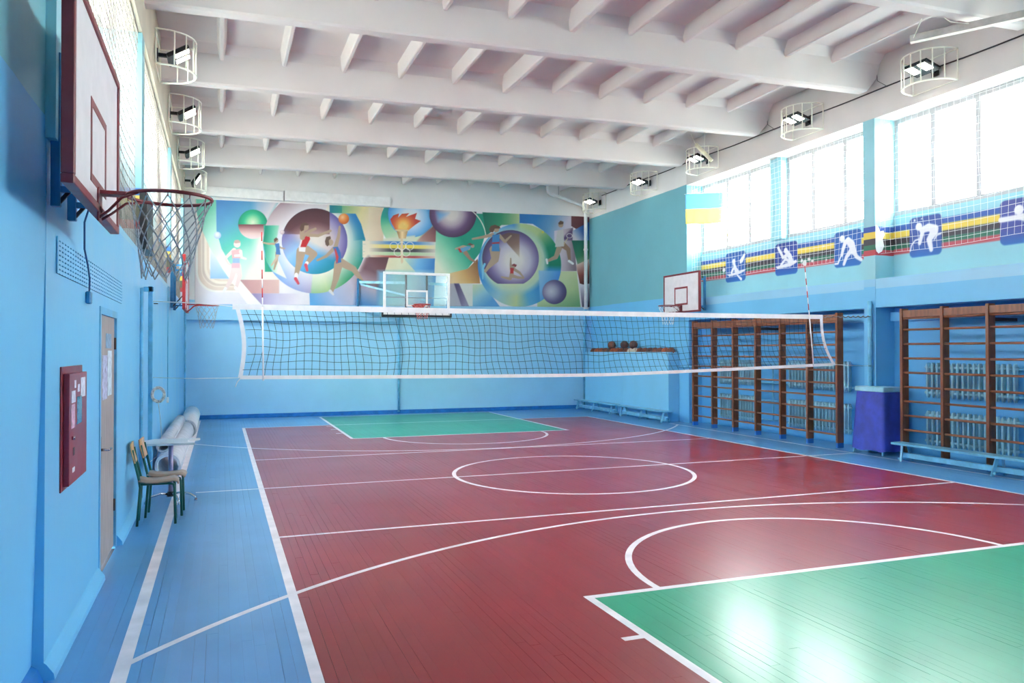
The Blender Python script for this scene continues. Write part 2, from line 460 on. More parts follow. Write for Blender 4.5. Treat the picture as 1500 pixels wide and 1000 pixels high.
def rg(c, r, *cs):
    return lambda X, Y: stops(np.hypot(X-c[0], Y-c[1])/r, [(i/(len(cs)-1), k) for i, k in enumerate(cs)])
def ag(c, *cs):
    """blend by compass angle: (degrees clockwise from right, colour)"""
    def f(X, Y):
        a = np.degrees(np.arctan2(Y-c[1], X-c[0])) % 360
        return stops(a, list(cs)+[(360, cs[0][1])])
    return f
def painted(name, corners, nx, nz, sampler, material, parent=None, thick=None):
    """a painted flat panel: corners p00,p10,p01,p11; sampler(P) gives sRGB paint per point"""
    p00, p10, p01, p11 = [np.asarray(c, float) for c in corners]
    S, T = np.meshgrid(np.linspace(0, 1, nx), np.linspace(0, 1, nz)); S, T = S[..., None], T[..., None]
    P = (p00*(1-S)+p10*S)*(1-T)+(p01*(1-S)+p11*S)*T
    C = lin(np.clip(sampler(P), 0, 255))
    me = bpy.data.meshes.new(name); V = P.reshape(-1, 3)
    idx = np.arange(nx*nz).reshape(nz, nx)
    F = np.stack([idx[:-1,:-1], idx[:-1,1:], idx[1:,1:], idx[1:,:-1]], -1).reshape(-1, 4)
    me.vertices.add(len(V)); me.vertices.foreach_set('co', V.ravel())
    me.loops.add(F.size); me.loops.foreach_set('vertex_index', F.ravel().astype(np.int32))
    me.polygons.add(len(F)); me.polygons.foreach_set('loop_start', np.arange(0, F.size, 4, dtype=np.int32))
    me.update(calc_edges=True)
    at = me.attributes.new('paint', 'FLOAT_COLOR', 'POINT')
    at.data.foreach_set('color', np.concatenate([C.reshape(-1, 3), np.ones((len(V), 1))], 1).astype(np.float32).ravel())
    me.materials.append(material)
    o = bpy.data.objects.new(name, me); COL.objects.link(o); o.parent = parent
    if thick:
        md = o.modifiers.new('plaster', 'SOLIDIFY'); md.thickness = thick; md.offset = -1
    return o

# ---- the mural on the far wall
MU = Canvas(280, 286, 872, 458, 2.0, (236, 230, 232))
def A(*pts): return [(260+x/5.0, 270+y/5.0) for x, y in pts]
def B(*pts): return [(540+x/4.412, 270+y/4.412) for x, y in pts]
def a1_(x, y): return A((x, y))[0]
def b1_(x, y): return B((x, y))[0]
WHT = (240, 236, 234)
def right_of(px): return lambda X, Y: (X > px).astype(float)
def left_of(px): return lambda X, Y: (X < px).astype(float)
def above(py): return lambda X, Y: (Y < py).astype(float)
def below(py): return lambda X, Y: (Y > py).astype(float)
# left third ------------------------------------------------------------
MU.poly(A((100,100),(700,100),(700,900),(100,900)), lg(a1_(130,500), a1_(560,860), (236,214,206), (238,232,238), (226,218,232)))
def rounded(off):
    x, yb, r = 135+off, 790-off, max(150-off*0.55, 40); c = (x+r, yb-r)
    pts = [(x, 100)]+[(c[0]-r*math.cos(t), c[1]+r*math.sin(t)) for t in np.linspace(0, math.pi/2, 14)]+[(640, yb), (640, 100)]
    return A(*pts)
for off, c in ((0,(247,240,232)),(14,(228,206,190)),(38,(238,222,206)),(46,(216,196,182)),(62,(240,226,210)),(80,(226,206,188)),(98,(248,242,232)),(108,(178,202,232))):
    MU.poly(rounded(off), c)
MU.poly(A((240,430),(420,690),(240,690)), lg(a1_(250,480), a1_(300,690), (226,226,222), (150,190,232)))
MU.poly(A((135,100),(285,100),(283,250),(286,340),(322,470),(400,605),(500,735),(625,890),(520,890),(430,760),(330,620),(240,470),(160,290),(140,200)),
        lg(a1_(140,250), a1_(420,640), (120,200,172), (178,222,204), (222,230,212), (244,238,226)))
MU.poly(A((283,100),(760,100),(700,200),(655,300),(630,430),(650,560),(700,650),(760,700),(460,700),(400,605),(322,470),(286,340)),
        lg(a1_(330,130), a1_(640,640), (84,142,200), (92,160,196), (86,190,170), (176,214,196), (236,228,216)))
MU.poly(A((560,330),(760,300),(760,700),(470,700),(560,560)), lg(a1_(480,500), a1_(640,560), (130,205,180), (222,226,206), (234,222,210)), soft=6)
MU.poly(A((560,100),(760,100),(655,300),(560,200)), lg(a1_(520,140), a1_(660,220), (120,165,205), (214,208,212)), soft=5)
c0 = a1_(552,292)
MU.disc(*c0, 21.5, rg((c0[0], c0[1]-3), 21, (222,226,196), (150,210,160), (40,172,128), (22,140,108)), clip=above(c0[1]))
MU.disc(*c0, 21.5, lg((c0[0], c0[1]), (c0[0], c0[1]+21), (118,66,74), (186,140,138), (222,190,186), (226,206,206)), clip=below(c0[1]))
MU.poly(A((455,698),(745,698),(745,798),(540,798)), lg(a1_(460,740), a1_(745,760), (186,138,138), (206,160,156), (222,186,176)))
MU.poly(A((540,798),(960,798),(960,884),(620,884)), lg(a1_(560,820), a1_(900,850), (152,136,178), (206,196,216), (238,230,232)))
MU.disc(*a1_(293,373), 5.2, rg(a1_(290,366), 5.4, (240,240,246), (214,218,234), (176,190,220)))
# big ring ----------------------------------------------------------------
cb_ = a1_(1003,420); ci = a1_(1005,416)
MU.poly(A((630,298),(745,298),(735,480),(700,640),(640,640)), lg(a1_(640,400), a1_(745,380), (40,160,128), (150,206,176), (232,226,214)))
MU.poly(A((960,640),(1500,640),(1500,890),(970,890)), lg(a1_(1000,870), a1_(1400,640), (96,164,216), (176,190,222), (206,192,206), (140,104,110)))
MU.poly(A((1380,525),(1510,525),(1510,720),(1330,880),(1300,760)), lg(a1_(1300,800), a1_(1500,560), (196,180,196), (168,132,132), (112,76,80)), soft=3)
MU.poly(A((1330,890),(1510,710),(1510,890)), lg(a1_(1380,840), a1_(1500,880), (110,160,210), (80,150,206)))
EDGE = ag(cb_, (0,(20,124,140)), (25,(24,132,112)), (50,(50,150,104)), (75,(176,206,140)), (93,(150,196,150)), (95,(170,160,200)), (125,(140,170,220)), (150,(96,164,222)), (176,(120,186,214)), (190,(196,190,206)), (205,(196,174,178)),
          (235,(150,122,132)), (262,(196,168,166)), (290,(214,190,180)), (300,(40,118,178)), (335,(24,112,168)))
def ring_paint(X, Y):
    r_ = np.hypot(X-cb_[0], Y-cb_[1]); w_ = np.clip((r_-46)/30, 0, 1)[..., None]**1.1
    a_ = np.degrees(np.arctan2(Y-cb_[1], X-cb_[0])) % 360
    mid = np.where(((a_ < 93) | (a_ > 290))[..., None], np.array((238.,232,214)), np.array((228.,222,224)))
    return mid*(1-w_)+EDGE(X, Y)*w_
MU.disc(*cb_, 75.5, ring_paint)
MU.poly(A((627,430),(640,300),(745,300),(720,440),(740,560),(800,690),(700,640),(650,560)), lg(a1_(630,440), a1_(760,460), (24,140,112), (120,200,170), (230,228,216)), clip=left_of(430))
MU.poly(A((1115,130),(1510,130),(1510,525),(1380,525),(1375,400),(1340,300),(1300,215),(1115,210)), lg(a1_(1120,170), a1_(1420,300), (46,140,140), (150,182,130), (222,206,150), (228,208,182)))
MU.poly(A((1115,152),(1205,152),(1205,208),(1115,208)), lg(a1_(1115,160), a1_(1210,190), (30,120,140), (60,150,130)))
MU.poly(A((1115,212),(1305,214),(1345,290),(1375,400),(1245,420),(1230,330),(1115,240)), lg(a1_(1150,240), a1_(1370,380), (50,130,190), (36,120,180), (20,126,150)), clip=lambda X, Y: np.clip((np.hypot(X-cb_[0], Y-cb_[1])-56)/16, 0, 1))
MU.disc(*ci, 48, rg(ci, 48, (226,214,204), (222,208,200), (206,186,186), (160,148,186), (96,88,150)))
MU.disc(*ci, 48, rg((ci[0]-2, ci[1]+20), 66, (228,214,204), (216,196,188), (176,142,140), (104,64,70), (84,50,58)), clip=lambda X, Y: ((X < 483) & (Y < ci[1]-10)).astype(float))
MU.disc(*ci, 48, lg((ci[0]-40, ci[1]-10), (ci[0]+10, ci[1]+48), (130,122,172), (150,190,226), (96,168,220), (24,140,160)), soft=0.2,
        clip=lambda X, Y: np.clip((Y-ci[1]-0.5*(X-ci[0])-2)/16, 0, 1))
MU.disc(*a1_(1218,252), 7.8, rg(a1_(1208,240), 11, (244,196,150), (232,140,70), (196,92,40)))
MU.disc(*a1_(767,350), 3.3, rg(a1_(764,346), 4, (232,214,212), (196,170,176)))
# stripes left of the torch
for y0, y1, c in ((405,428,(120,176,214)),(428,452,(226,206,90)),(455,474,(120,116,116)),(474,500,(206,212,180)),(505,524,(196,112,108))):
    MU.poly(A((1385,y0),(1510,y0),(1510,y1),(1385,y1)), lg(a1_(1385,y0), a1_(1500,y0), (226,214,190), c), soft=0.4)
# torch -------------------------------------------------------------------
MU.poly(B((0,150),(90,150),(95,370),(0,370)), lg(b1_(0,200), b1_(90,200), (228,208,178), (214,190,162)))
MU.disc(*b1_(265,240), 42.5, ag(b1_(265,240), (0,(120,190,190)), (60,(206,216,180)), (120,(226,222,190)), (170,(130,196,150)), (190,(40,150,130)), (240,(40,120,150)), (300,(60,140,190))), clip=above(353.0))
MU.disc(*b1_(278,190), 34.5, rg(b1_(270,215), 38, (240,236,228), (214,224,234), (120,180,224), (40,120,196)))
MU.poly(B((345,330),(440,250),(446,378),(300,378)), lg(b1_(300,370), b1_(440,280), (206,170,150), (160,110,104), (112,66,72)), soft=1)
MU.poly(B((95,350),(300,330),(300,372),(95,372)), (214,214,190), soft=1)
for y0, y1, c in ((364,386,(70,130,196)),(386,412,(232,206,84)),(410,434,(70,66,70)),(434,456,(170,200,150)),(456,472,(176,70,64))):
    MU.poly(B((-40,y0),(446,y0+8),(446,y1+8),(-40,y1)), lg(b1_(0,y0), b1_(446,y0), (232,216,190), c, c, (226,216,196)), soft=0.3)
MU.poly(B((0,470),(130,470),(110,560),(0,720)), lg(b1_(0,620), b1_(120,480), (196,160,156), (120,80,84), (96,58,64)))
MU.poly(B((-60,560),(0,470),(60,560),(60,790),(-90,790)), lg(b1_(-60,760), b1_(20,560), (90,150,206), (206,186,196), (120,84,92)), soft=4)
MU.poly(B((130,474),(250,474),(300,560),(300,790),(105,790),(105,560)), lg(b1_(110,520), b1_(300,560), (226,214,176), (222,222,190), (206,212,180)))
MU.poly(B((225,478),(440,478),(425,790),(330,790),(300,560)), lg(b1_(225,490), b1_(400,560), (196,214,186), (120,180,220), (60,130,196)))
MU.poly(B((60,560),(420,560),(420,790),(60,790)), lg(b1_(60,600), b1_(420,700), (130,180,214), (150,206,206), (176,206,214), (110,160,206)), soft=3)
MU.poly(B((205,350),(222,350),(224,500),(214,514),(208,500)), (222,196,160))
MU.poly(B((178,290),(256,290),(240,350),(196,350)), lg(b1_(178,300), b1_(256,300), (150,100,60), (244,214,160), (176,130,86)))
MU.disc(*b1_(217,295), 10.5, (222,190,140), ry=2.2)
fl = B((170,290),(150,255),(140,225),(160,200),(196,188),(190,215),(215,190),(262,186),(240,210),(312,184),(300,222),(338,236),(300,262),(262,292))
MU.poly(fl, rg(b1_(225,265), 26, (250,226,140), (244,180,90), (224,110,60), (196,64,50), (186,60,50)))
MU.poly(B((190,286),(195,262),(225,250),(228,262),(255,262),(246,286)), (240,200,110), soft=0.8)
for cx_, cy_ in ((163,398),(214,398),(266,398),(190,438),(242,438)):
    MU.disc(*b1_(cx_, cy_), 6.2, (232,224,210), inner=5.3)
# centre-right ------------------------------------------------------------
MU.poly(B((440,180),(740,190),(760,300),(720,440),(640,545),(510,580),(425,580)), lg(b1_(450,520), b1_(720,330), (220,222,196), (120,196,160), (16,146,118), (30,150,124)))
cs_ = b1_(545,190)
MU.disc(*cs_, 34.5, rg((cs_[0]-2, cs_[1]), 34, (230,218,206), (226,212,204), (190,166,176), (110,80,116), (78,52,84)))
MU.poly(B((440,180),(520,184),(500,205),(450,240)), lg(b1_(440,190), b1_(500,230), (80,150,210), (190,206,220)), soft=3)
MU.disc(*b1_(520,360), 55, (232,230,214), inner=53.6, clip=lambda X, Y: ((X > 660)).astype(float)*(Y < 388))
MU.poly(B((500,580),(640,545),(705,480),(720,640),(508,640)), lg(b1_(520,620), b1_(700,500), (232,206,160), (206,160,100), (140,92,56)))
MU.poly(B((425,640),(560,640),(600,790),(420,790)), lg(b1_(430,700), b1_(560,700), (214,210,206), (186,180,190)))
MU.poly(B((552,640),(585,640),(660,790),(600,790)), lg(b1_(552,700), b1_(640,720), (86,72,110), (150,140,166)), soft=0.4)
MU.poly(B((585,640),(672,640),(672,790),(650,790)), (226,222,214))
MU.poly(B((672,645),(740,645),(850,792),(672,792)), lg(b1_(672,660), b1_(760,780), (206,216,176), (150,200,214), (90,160,214)))
MU.poly(B((735,180),(975,190),(975,262),(860,262),(760,330)), lg(b1_(740,220), b1_(970,230), (20,110,90), (60,150,110), (190,206,150)))
MU.poly(B((975,190),(1310,200),(1310,290),(1200,420),(1130,300),(1060,255),(975,250)), lg(b1_(980,220), b1_(1250,330), (40,120,190), (50,130,196), (110,160,200), (206,196,210)))
MU.poly(B((1200,300),(1320,280),(1345,560),(1230,560),(1200,440)), lg(b1_(1210,420), b1_(1330,420), (216,204,214), (196,176,186), (140,120,130)))
MU.poly(B((1240,360),(1318,282),(1322,360)), (96,72,112), soft=1.5)
MU.poly(B((1090,560),(1345,562),(1370,795),(1090,795)), lg(b1_(1250,600), b1_(1340,780), (206,214,166), (186,206,150), (120,170,120)))
cr = b1_(975,522)
MU.disc(*cr, 61, ag(cr, (0,(20,124,94)), (8,(60,140,190)), (40,(50,130,200)), (75,(90,170,206)), (95,(196,210,150)), (125,(150,196,206)), (160,(60,140,206)), (200,(40,120,196)), (240,(110,180,220)), (262,(90,150,206)), (272,(196,214,150)), (300,(190,206,140)), (330,(24,130,96))))
MU.disc(cr[0]-8, cr[1]-6, 48, rg((cr[0]-8, cr[1]-6), 48, (236,232,214), (232,228,200), (214,220,170), (176,206,190)), soft=4)
MU.poly(B((1098,556),(1245,560),(1240,640),(1180,760),(1110,790)), lg(b1_(1100,600), b1_(1230,650), (150,196,220), (60,130,206)), soft=0.6, clip=lambda X, Y: (np.hypot(X-cr[0], Y-cr[1]) < 61).astype(float))
cc = b1_(917,478)
MU.disc(*cc, 41.5, rg((cc[0]+5, cc[1]+3), 47, (232,224,214), (228,216,210), (196,184,200), (120,104,150), (70,54,90)), clip=above(415.6))
MU.poly(B((850,330),(905,312),(975,320),(975,470),(930,420)), lg(b1_(890,320), b1_(960,470), (104,76,76), (140,108,96), (206,186,166)), soft=0.4)
MU.disc(*b1_(1201,695), 17.8, rg(b1_(1180,690), 24, (206,200,206), (170,160,180), (104,92,130), (70,56,96)))
MU.poly(B((1310,200),(1430,212),(1430,330),(1345,290),(1310,270)), lg(b1_(1320,220), b1_(1430,300), (110,60,66), (80,46,56)))
MU.poly(B((1318,300),(1430,240),(1430,370),(1318,362)), lg(b1_(1330,340), b1_(1430,260), (206,200,206), (60,110,180), (30,80,160)))
MU.poly(B((1312,362),(1430,362),(1430,560),(1350,520)), lg(b1_(1330,370), b1_(1400,560), (16,96,80), (60,130,96), (226,196,170)))
MU.poly(B((1340,520),(1430,480),(1430,660),(1365,640)), lg(b1_(1350,520), b1_(1400,650), (222,190,180), (150,80,70), (70,36,40)))
MU.poly(B((1365,650),(1430,640),(1430,800),(1380,800)), lg(b1_(1370,660), b1_(1420,790), (226,222,230), (150,140,160), (86,70,90)))
# the athletes ------------------------------------------------------------
SK, HAIR = (176,150,126), (104,78,66)
def fig(T, sc, parts):
    for k in parts:
        kind, pts, rad, col = k
        P = T(*pts)
        if kind == 'l': MU.limb(P, [r/sc for r in rad], col)
        elif kind == 'p': MU.poly(P, col)
        else: MU.disc(*P[0], rad/sc, col)
PS = (230,206,200)
fig(A, 5, [('l',((415,480),(370,520),(350,545)),(15,11,8),PS),('l',((350,545),(372,580),(392,590)),(9,8,7),PS),
    ('l',((420,600),(395,690),(358,760)),(26,18,12),PS),('l',((440,600),(455,670),(430,755)),(26,18,12),PS),('l',((340,780),(352,762)),(9,11),WHT),('l',((425,758),(445,778)),(11,9),WHT),
    ('p',((395,485),(460,470),(470,500),(450,575),(405,575)),0,(226,170,170)),('p',((415,515),(465,512),(462,528),(418,530)),0,WHT),('p',((405,540),(455,540),(455,585),(405,585)),0,(150,180,214)),
    ('p',((398,575),(458,575),(455,612),(395,612)),0,(222,176,184)),('l',((462,490),(470,535),(500,545)),(12,9,7),PS),('d',((437,437),),25,PS),('p',((412,425),(420,408),(445,405),(462,420),(455,428),(425,432)),0,(190,160,150))])
fig(A, 5, [('l',((715,435),(670,435),(618,425)),(9,7,5),SK),('l',((740,455),(760,465),(785,470)),(8,6,4),SK),('l',((730,500),(725,560),(708,620)),(13,10,6),SK),('l',((740,505),(720,550),(690,590)),(11,9,6),(200,176,150)),
    ('p',((712,435),(745,430),(750,480),(755,515),(720,512),(722,470)),0,(70,120,176)),('d',((722,410),),17,SK),('p',((706,402),(722,388),(738,400),(725,412),(710,425)),0,HAIR)])
fig(A, 5, [('l',((905,490),(890,580),(870,660)),(34,24,15),SK),('l',((945,480),(1000,510),(950,575)),(32,24,15),SK),('l',((870,660),(868,690)),(13,11),WHT),('l',((865,690),(885,725)),(12,9),(206,70,84)),
    ('l',((948,575),(942,590)),(12,11),WHT),('l',((940,590),(950,630)),(12,9),(214,84,96)),('p',((888,455),(940,450),(935,495),(890,490)),0,(226,222,222)),
    ('p',((910,385),(965,370),(972,400),(940,460),(888,458)),0,(198,40,48)),('p',((905,400),(918,395),(900,460),(888,458)),0,(230,220,214)),
    ('l',((915,390),(910,350),(925,330)),(18,15,14),SK),('l',((925,375),(965,345),(1010,325)),(14,11,9),SK),('l',((955,370),(1030,375),(1120,340)),(13,11,9),SK),('d',((935,312),),27,SK),
    ('p',((895,320),(905,290),(935,278),(962,290),(955,300),(930,300),(925,335),(905,345)),0,HAIR)])
fig(A, 5, [('l',((1180,580),(1160,690),(1130,780)),(32,22,13),SK),('l',((1195,570),(1290,620),(1350,705)),(30,22,12),SK),('l',((1118,780),(1140,805)),(11,8),(226,220,220)),('l',((1335,705),(1375,728)),(10,7),(60,150,150)),
    ('l',((1160,450),(1180,380),(1188,310)),(15,12,8),SK),('l',((1145,470),(1090,525),(1025,555)),(14,11,8),SK),
    ('p',((1138,460),(1175,455),(1195,500),(1200,570),(1160,580),(1162,520)),0,(60,110,170)),('p',((1150,470),(1158,468),(1180,530),(1172,575),(1164,575)),0,(196,70,70)),
    ('d',((1118,425),),24,SK),('p',((1080,415),(1090,385),(1118,378),(1125,395),(1108,410),(1112,440),(1098,455),(1084,440)),0,HAIR)])
fig(B, 4.412, [('l',((800,325),(740,340),(672,352)),(12,9,6),SK),('l',((845,330),(880,370),(920,332)),(11,9,5),SK),('l',((805,420),(810,480),(755,560)),(24,17,9),SK),('l',((830,420),(825,490),(765,545)),(22,15,8),SK),
    ('l',((750,515),(738,545),(738,610)),(7,7,4),(120,190,220)),('p',((800,325),(848,322),(842,385),(848,432),(795,432),(798,380)),0,(60,130,186)),('p',((798,375),(845,372),(845,382),(798,385)),0,(190,60,60)),
    ('d',((825,290),),19,SK),('p',((778,290),(790,268),(815,260),(848,272),(852,285),(815,285),(805,310),(785,308)),0,HAIR)])
fig(B, 4.412, [('l',((625,440),(655,480),(690,502)),(14,9,5),(156,120,100)),('l',((645,412),(610,402),(562,416)),(13,9,5),SK),('p',((580,418),(640,398),(670,402),(640,425),(600,440),(582,436)),0,(90,150,190)),('p',((575,415),(590,412),(605,440),(590,440)),0,(190,60,54)),
    ('d',((672,398),),12,SK),('p',((635,388),(655,378),(680,390),(660,394)),0,HAIR)])
fig(B, 4.412, [('l',((920,545),(918,520),(918,478)),(8,7,4),SK),('l',((925,575),(915,610),(860,598)),(13,9,5),SK),('l',((935,545),(975,570),(1003,602)),(10,8,4),SK),('l',((925,590),(960,600),(1000,605)),(12,9,5),SK),
    ('p',((915,540),(940,535),(935,575),(915,575)),0,(190,50,50)),('d',((935,528),),13,SK),('p',((922,522),(940,512),(958,520),(950,535),(940,528)),0,(140,60,60))])
fig(B, 4.412, [('l',((1240,390),(1210,470),(1155,495)),(20,14,8),SK),('l',((1255,390),(1290,420),(1300,500)),(20,14,8),(150,116,96)),('l',((1150,485),(1155,510)),(7,6),WHT),('l',((1295,495),(1320,512)),(8,7),WHT),
    ('l',((1245,320),(1240,370),(1262,390)),(10,8,6),SK),('p',((1220,300),(1258,290),(1262,350),(1262,400),(1205,405),(1212,350)),0,(206,200,196)),('d',((1242,262),),16,SK),('p',((1225,250),(1240,234),(1260,242),(1258,256),(1230,260)),0,HAIR),
    ('l',((1262,385),(1285,350)),(3,3),(200,180,150)),('d',((1125,308),),8,(214,206,90))])
MU.disc(*b1_(1298,332), 4.6, (226,220,214), inner=3.7, ry=3.6)

# ---- striped band with sport signs below the windows (drawn in metres: along the wall, height)
PB = Canvas(4.8, ZLEDGE-0.02, 17.0, ZSILL+0.02, 90, TEAL_L)
SB = (44, 96, 176)
for z0, z1, c in ((3.55,3.65,(196,84,96)),(3.65,3.74,(44,112,88)),(3.74,3.85,(62,56,64)),(3.85,3.97,(236,208,86)),(3.97,4.07,(52,88,168))):
    PB.poly([(4.8,z0),(17.0,z0+0.03),(17.0,z1+0.03),(4.8,z1)], c)
def sign(y_near, y_far, zc, parts, tint=SB):
    """blue rounded tile with a white athlete; u runs left to right as seen from the hall, v downwards, both 0..1"""
    z0, z1 = 3.47, 4.17
    T = lambda u, v: (y_far+(y_near-y_far)*u, z1+(z0-z1)*v)
    r = 0.12; pts = []
    for cx_, cy_, s0 in ((1-r, 1-r, 0), (r, 1-r, 90), (r, r, 180), (1-r, r, 270)):
        pts += [T(cx_+r*math.cos(math.radians(s0+k*18)), cy_+r*math.sin(math.radians(s0+k*18))) for k in range(6)]
    PB.poly(pts, lg(T(0, 0), T(0, 1), dim(tint, 0.9), tint, tint, (40,110,190)))
    W_ = (236, 234, 238)
    for p in parts:
        if p[0] == 'd': PB.disc(*T(*p[1]), p[2]*0.7, W_)
        elif p[0] == 'l': PB.limb([T(*q_) for q_ in p[1]], [q_*0.7 for q_ in p[2]], W_)
        else: PB.poly([T(*q_) for q_ in p[1]], W_)
sign(15.14, 15.91, 0, [('d',(0.42,0.30),0.085),('l',((0.42,0.38),(0.50,0.55),(0.62,0.68)),(0.06,0.07,0.07)),('l',((0.45,0.5),(0.33,0.62),(0.30,0.70)),(0.05,0.05,0.05)),('l',((0.45,0.55),(0.52,0.66)),(0.04,0.05)),
    ('p',((0.02,0.70),(0.2,0.72),(0.98,0.62),(0.97,0.68),(0.7,0.76),(0.2,0.80))),('l',((0.55,0.76),(0.78,0.94)),(0.02,0.05)),('p',((0.70,0.30),(0.95,0.08),(0.98,0.16),(0.86,0.38),(0.72,0.42)))])
sign(13.39, 14.10, 0, [('d',(0.48,0.25),0.09),('l',((0.55,0.32),(0.66,0.45),(0.74,0.62)),(0.08,0.09,0.09)),('l',((0.56,0.38),(0.36,0.45),(0.14,0.12)),(0.06,0.055,0.05)),('l',((0.62,0.6),(0.48,0.5),(0.25,0.68)),(0.05,0.05,0.04)),
    ('p',((0.0,0.70),(0.25,0.68),(0.95,0.58),(0.98,0.66),(0.7,0.76),(0.1,0.78)))], (48,72,160))
sign(11.62, 12.33, 0, [('d',(0.30,0.20),0.10),('l',((0.52,0.28),(0.64,0.40),(0.72,0.60)),(0.10,0.12,0.10)),('l',((0.42,0.30),(0.33,0.50),(0.28,0.66)),(0.07,0.06,0.05)),('l',((0.28,0.62),(0.14,0.88),(0.03,0.88)),(0.025,0.03,0.03)),
    ('l',((0.68,0.52),(0.46,0.72),(0.36,0.92)),(0.09,0.06,0.05)),('l',((0.72,0.6),(0.82,0.76),(0.98,0.86)),(0.08,0.06,0.05))])
sign(9.85, 10.51, 0, [('d',(0.30,0.24),0.10),('l',((0.40,0.34),(0.60,0.30),(0.80,0.36)),(0.08,0.10,0.10)),('l',((0.42,0.36),(0.36,0.55),(0.32,0.66)),(0.06,0.055,0.05)),('l',((0.78,0.42),(0.62,0.60),(0.68,0.86)),(0.11,0.08,0.055)),
    ('l',((0.02,0.82),(0.06,0.68),(0.18,0.57),(0.34,0.55)),(0.02,0.02,0.02,0.02)),('l',((0.78,0.62),(0.86,0.52),(0.98,0.50)),(0.02,0.02,0.02))], (58,84,160))
sign(8.05, 8.79, 0, [('d',(0.42,0.26),0.11),('l',((0.02,0.42),(0.40,0.42),(0.62,0.44)),(0.06,0.06,0.10)),('l',((0.60,0.44),(0.72,0.66),(0.86,0.78)),(0.12,0.10,0.08)),('l',((0.6,0.42),(0.8,0.3),(0.95,0.34)),(0.08,0.06,0.05))], (70,80,160))
sign(6.3, 7.0, 0, [('d',(0.4,0.25),0.1),('l',((0.45,0.35),(0.55,0.6)),(0.1,0.1)),('l',((0.55,0.6),(0.4,0.9)),(0.07,0.05)),('l',((0.55,0.6),(0.8,0.85)),(0.07,0.05)),('l',((0.45,0.4),(0.8,0.3)),(0.06,0.05))])
for (yy, zz, rr) in ((13.27,3.72,0.05),(13.18,3.66,0.07),(13.05,3.74,0.06),(12.95,3.68,0.04),(13.3,3.80,0.03),(12.62,3.95,0.03),(12.55,3.66,0.025),(16.1,3.98,0.03),(15.98,3.8,0.06),(10.4,4.12,0.03),(10.25,4.13,0.02)):
    PB.poly([(yy+rr*random.uniform(0.4,1.2)*math.cos(k*0.9), zz+rr*random.uniform(0.4,1.2)*math.sin(k*0.9)) for k in range(7)], (226,224,222))

# ================================================================== WALLS
M_wblue = wall_mat('far_wall_lit_blue_and_white', [(0, BLUE_FAR_LIT), (3.10, (160, 212, 238)), (3.2, WHITE)], 0.38)
M_right = wall_mat('blue_and_teal_wall_paint', [(0, BLUE), (3.22, TEAL), (6.04, WHITE)], 0.4)
M_low   = wall_mat('blue_wall_paint', [(0, BLUE), (2.98, (140, 200, 232))], 0.36)
M_ledge = wall_mat('light_teal_wall_paint', [(0, TEAL_L)], 0.45)
M_band  = wall_mat('whitewashed_wall_band', [(0, (216, 209, 205))], 0.6)
M_col   = wall_mat('striped_column_paint', [(0, BLUE), (2.98, (140,200,232))]+[(3.12, TEAL_L)]+STRIPES[:-1]+[(4.07, TEAL_L)], 0.45)
M_colL  = wall_mat('striped_pier_paint', [(0, BLUE), (3.06, (214,220,224)), (3.34,(190,86,84)), (3.45,(112,112,92)), (3.63,(232,204,100)), (3.75,(60,120,190)), (3.84,(122,172,182))], 0.5)
M_bandL = wall_mat('stained_plaster_band', [(0, (204, 196, 176))], 0.75, 0.12)
M_back  = wall_mat('rear_wall_paint', [(0, BLUE), (3.2, WHITE)], 0.4)

# far wall
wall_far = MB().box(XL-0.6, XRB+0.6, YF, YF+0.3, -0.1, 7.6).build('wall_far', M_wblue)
struct(wall_far, 'far end wall, light blue below the mural and white above', 'wall')
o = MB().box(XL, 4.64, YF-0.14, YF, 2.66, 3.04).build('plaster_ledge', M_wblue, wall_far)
o = MB().bbox(XL+0.45, 1.60, YF-0.16, YF, 5.98, 6.24).build('wall_casing', M_white, wall_far)
o = MB().bbox(1.64, 4.58, YF-0.16, YF, 5.99, 6.27).build('wall_casing', M_white, wall_far)
o = MB().tube([(4.86, YF-0.035, 0.05), (4.86, YF-0.035, 3.0)], 0.032, 8).build('pipe', M_pipe, wall_far, True)
bb_ = MB().bbox(XL, 10.75, YF-0.03, YF, 0, 0.11).build('baseboard_far', mat('deep_blue_paint', BLUE_D, 0.4))
struct(bb_, 'dark blue skirting along the foot of the far wall', 'baseboard')
mural = painted('mural', ((-0.66, YF-0.012, 3.08), (11.04, YF-0.012, 3.22), (-0.66, YF-0.012, 5.90), (11.04, YF-0.012, 6.11)), 820, 210,
                lambda P: MU.sample(*project(P)), attr_mat('mural_paint', 0.55), None, 0.01)
tag(mural, 'large painted mural of athletes, coloured spheres and a torch across the far wall', 'mural')

# wall behind the camera
wall_back = MB().box(XL-0.6, XRB+0.6, YB-0.3, YB, -0.1, 7.6).build('wall_back', M_back)
struct(wall_back, 'blue and white end wall behind the viewer', 'wall')

# right-hand wall -----------------------------------------------------------
wall_right = MB().box(XR, XRB+0.5, 16.93, YF, 2.70, 7.6).box(XR+0.05, XRB+0.5, 16.93, YF, -0.1, 2.72).build('wall_right', M_right)
struct(wall_right, 'window wall with teal upper panel and blue lower part', 'wall')
MB().box(XRB, XRB+0.35, YB, 16.94, -0.1, 2.7).build('niche_back', wall_mat('niche_shaded_blue', [(0, (90, 174, 228))], 0.4), wall_right)  # deeper blue on the back wall paints in the shade of the niche
MB().box(XR, XRB+0.35, YB, 16.94, 2.60, ZLEDGE).build('concrete_beam', wall_mat('blue_beam_paint', [(0, BLUE), (2.94, (150, 206, 236))], 0.42), wall_right)
MB().box(XRB-0.09, XRB, YB, 16.93, 2.36, 2.52).build('lintel', M_low, wall_right)
MB().box(XR, XRB+0.35, YB, 16.94, ZHEAD, 7.6).build('upper_band', M_band, wall_right)
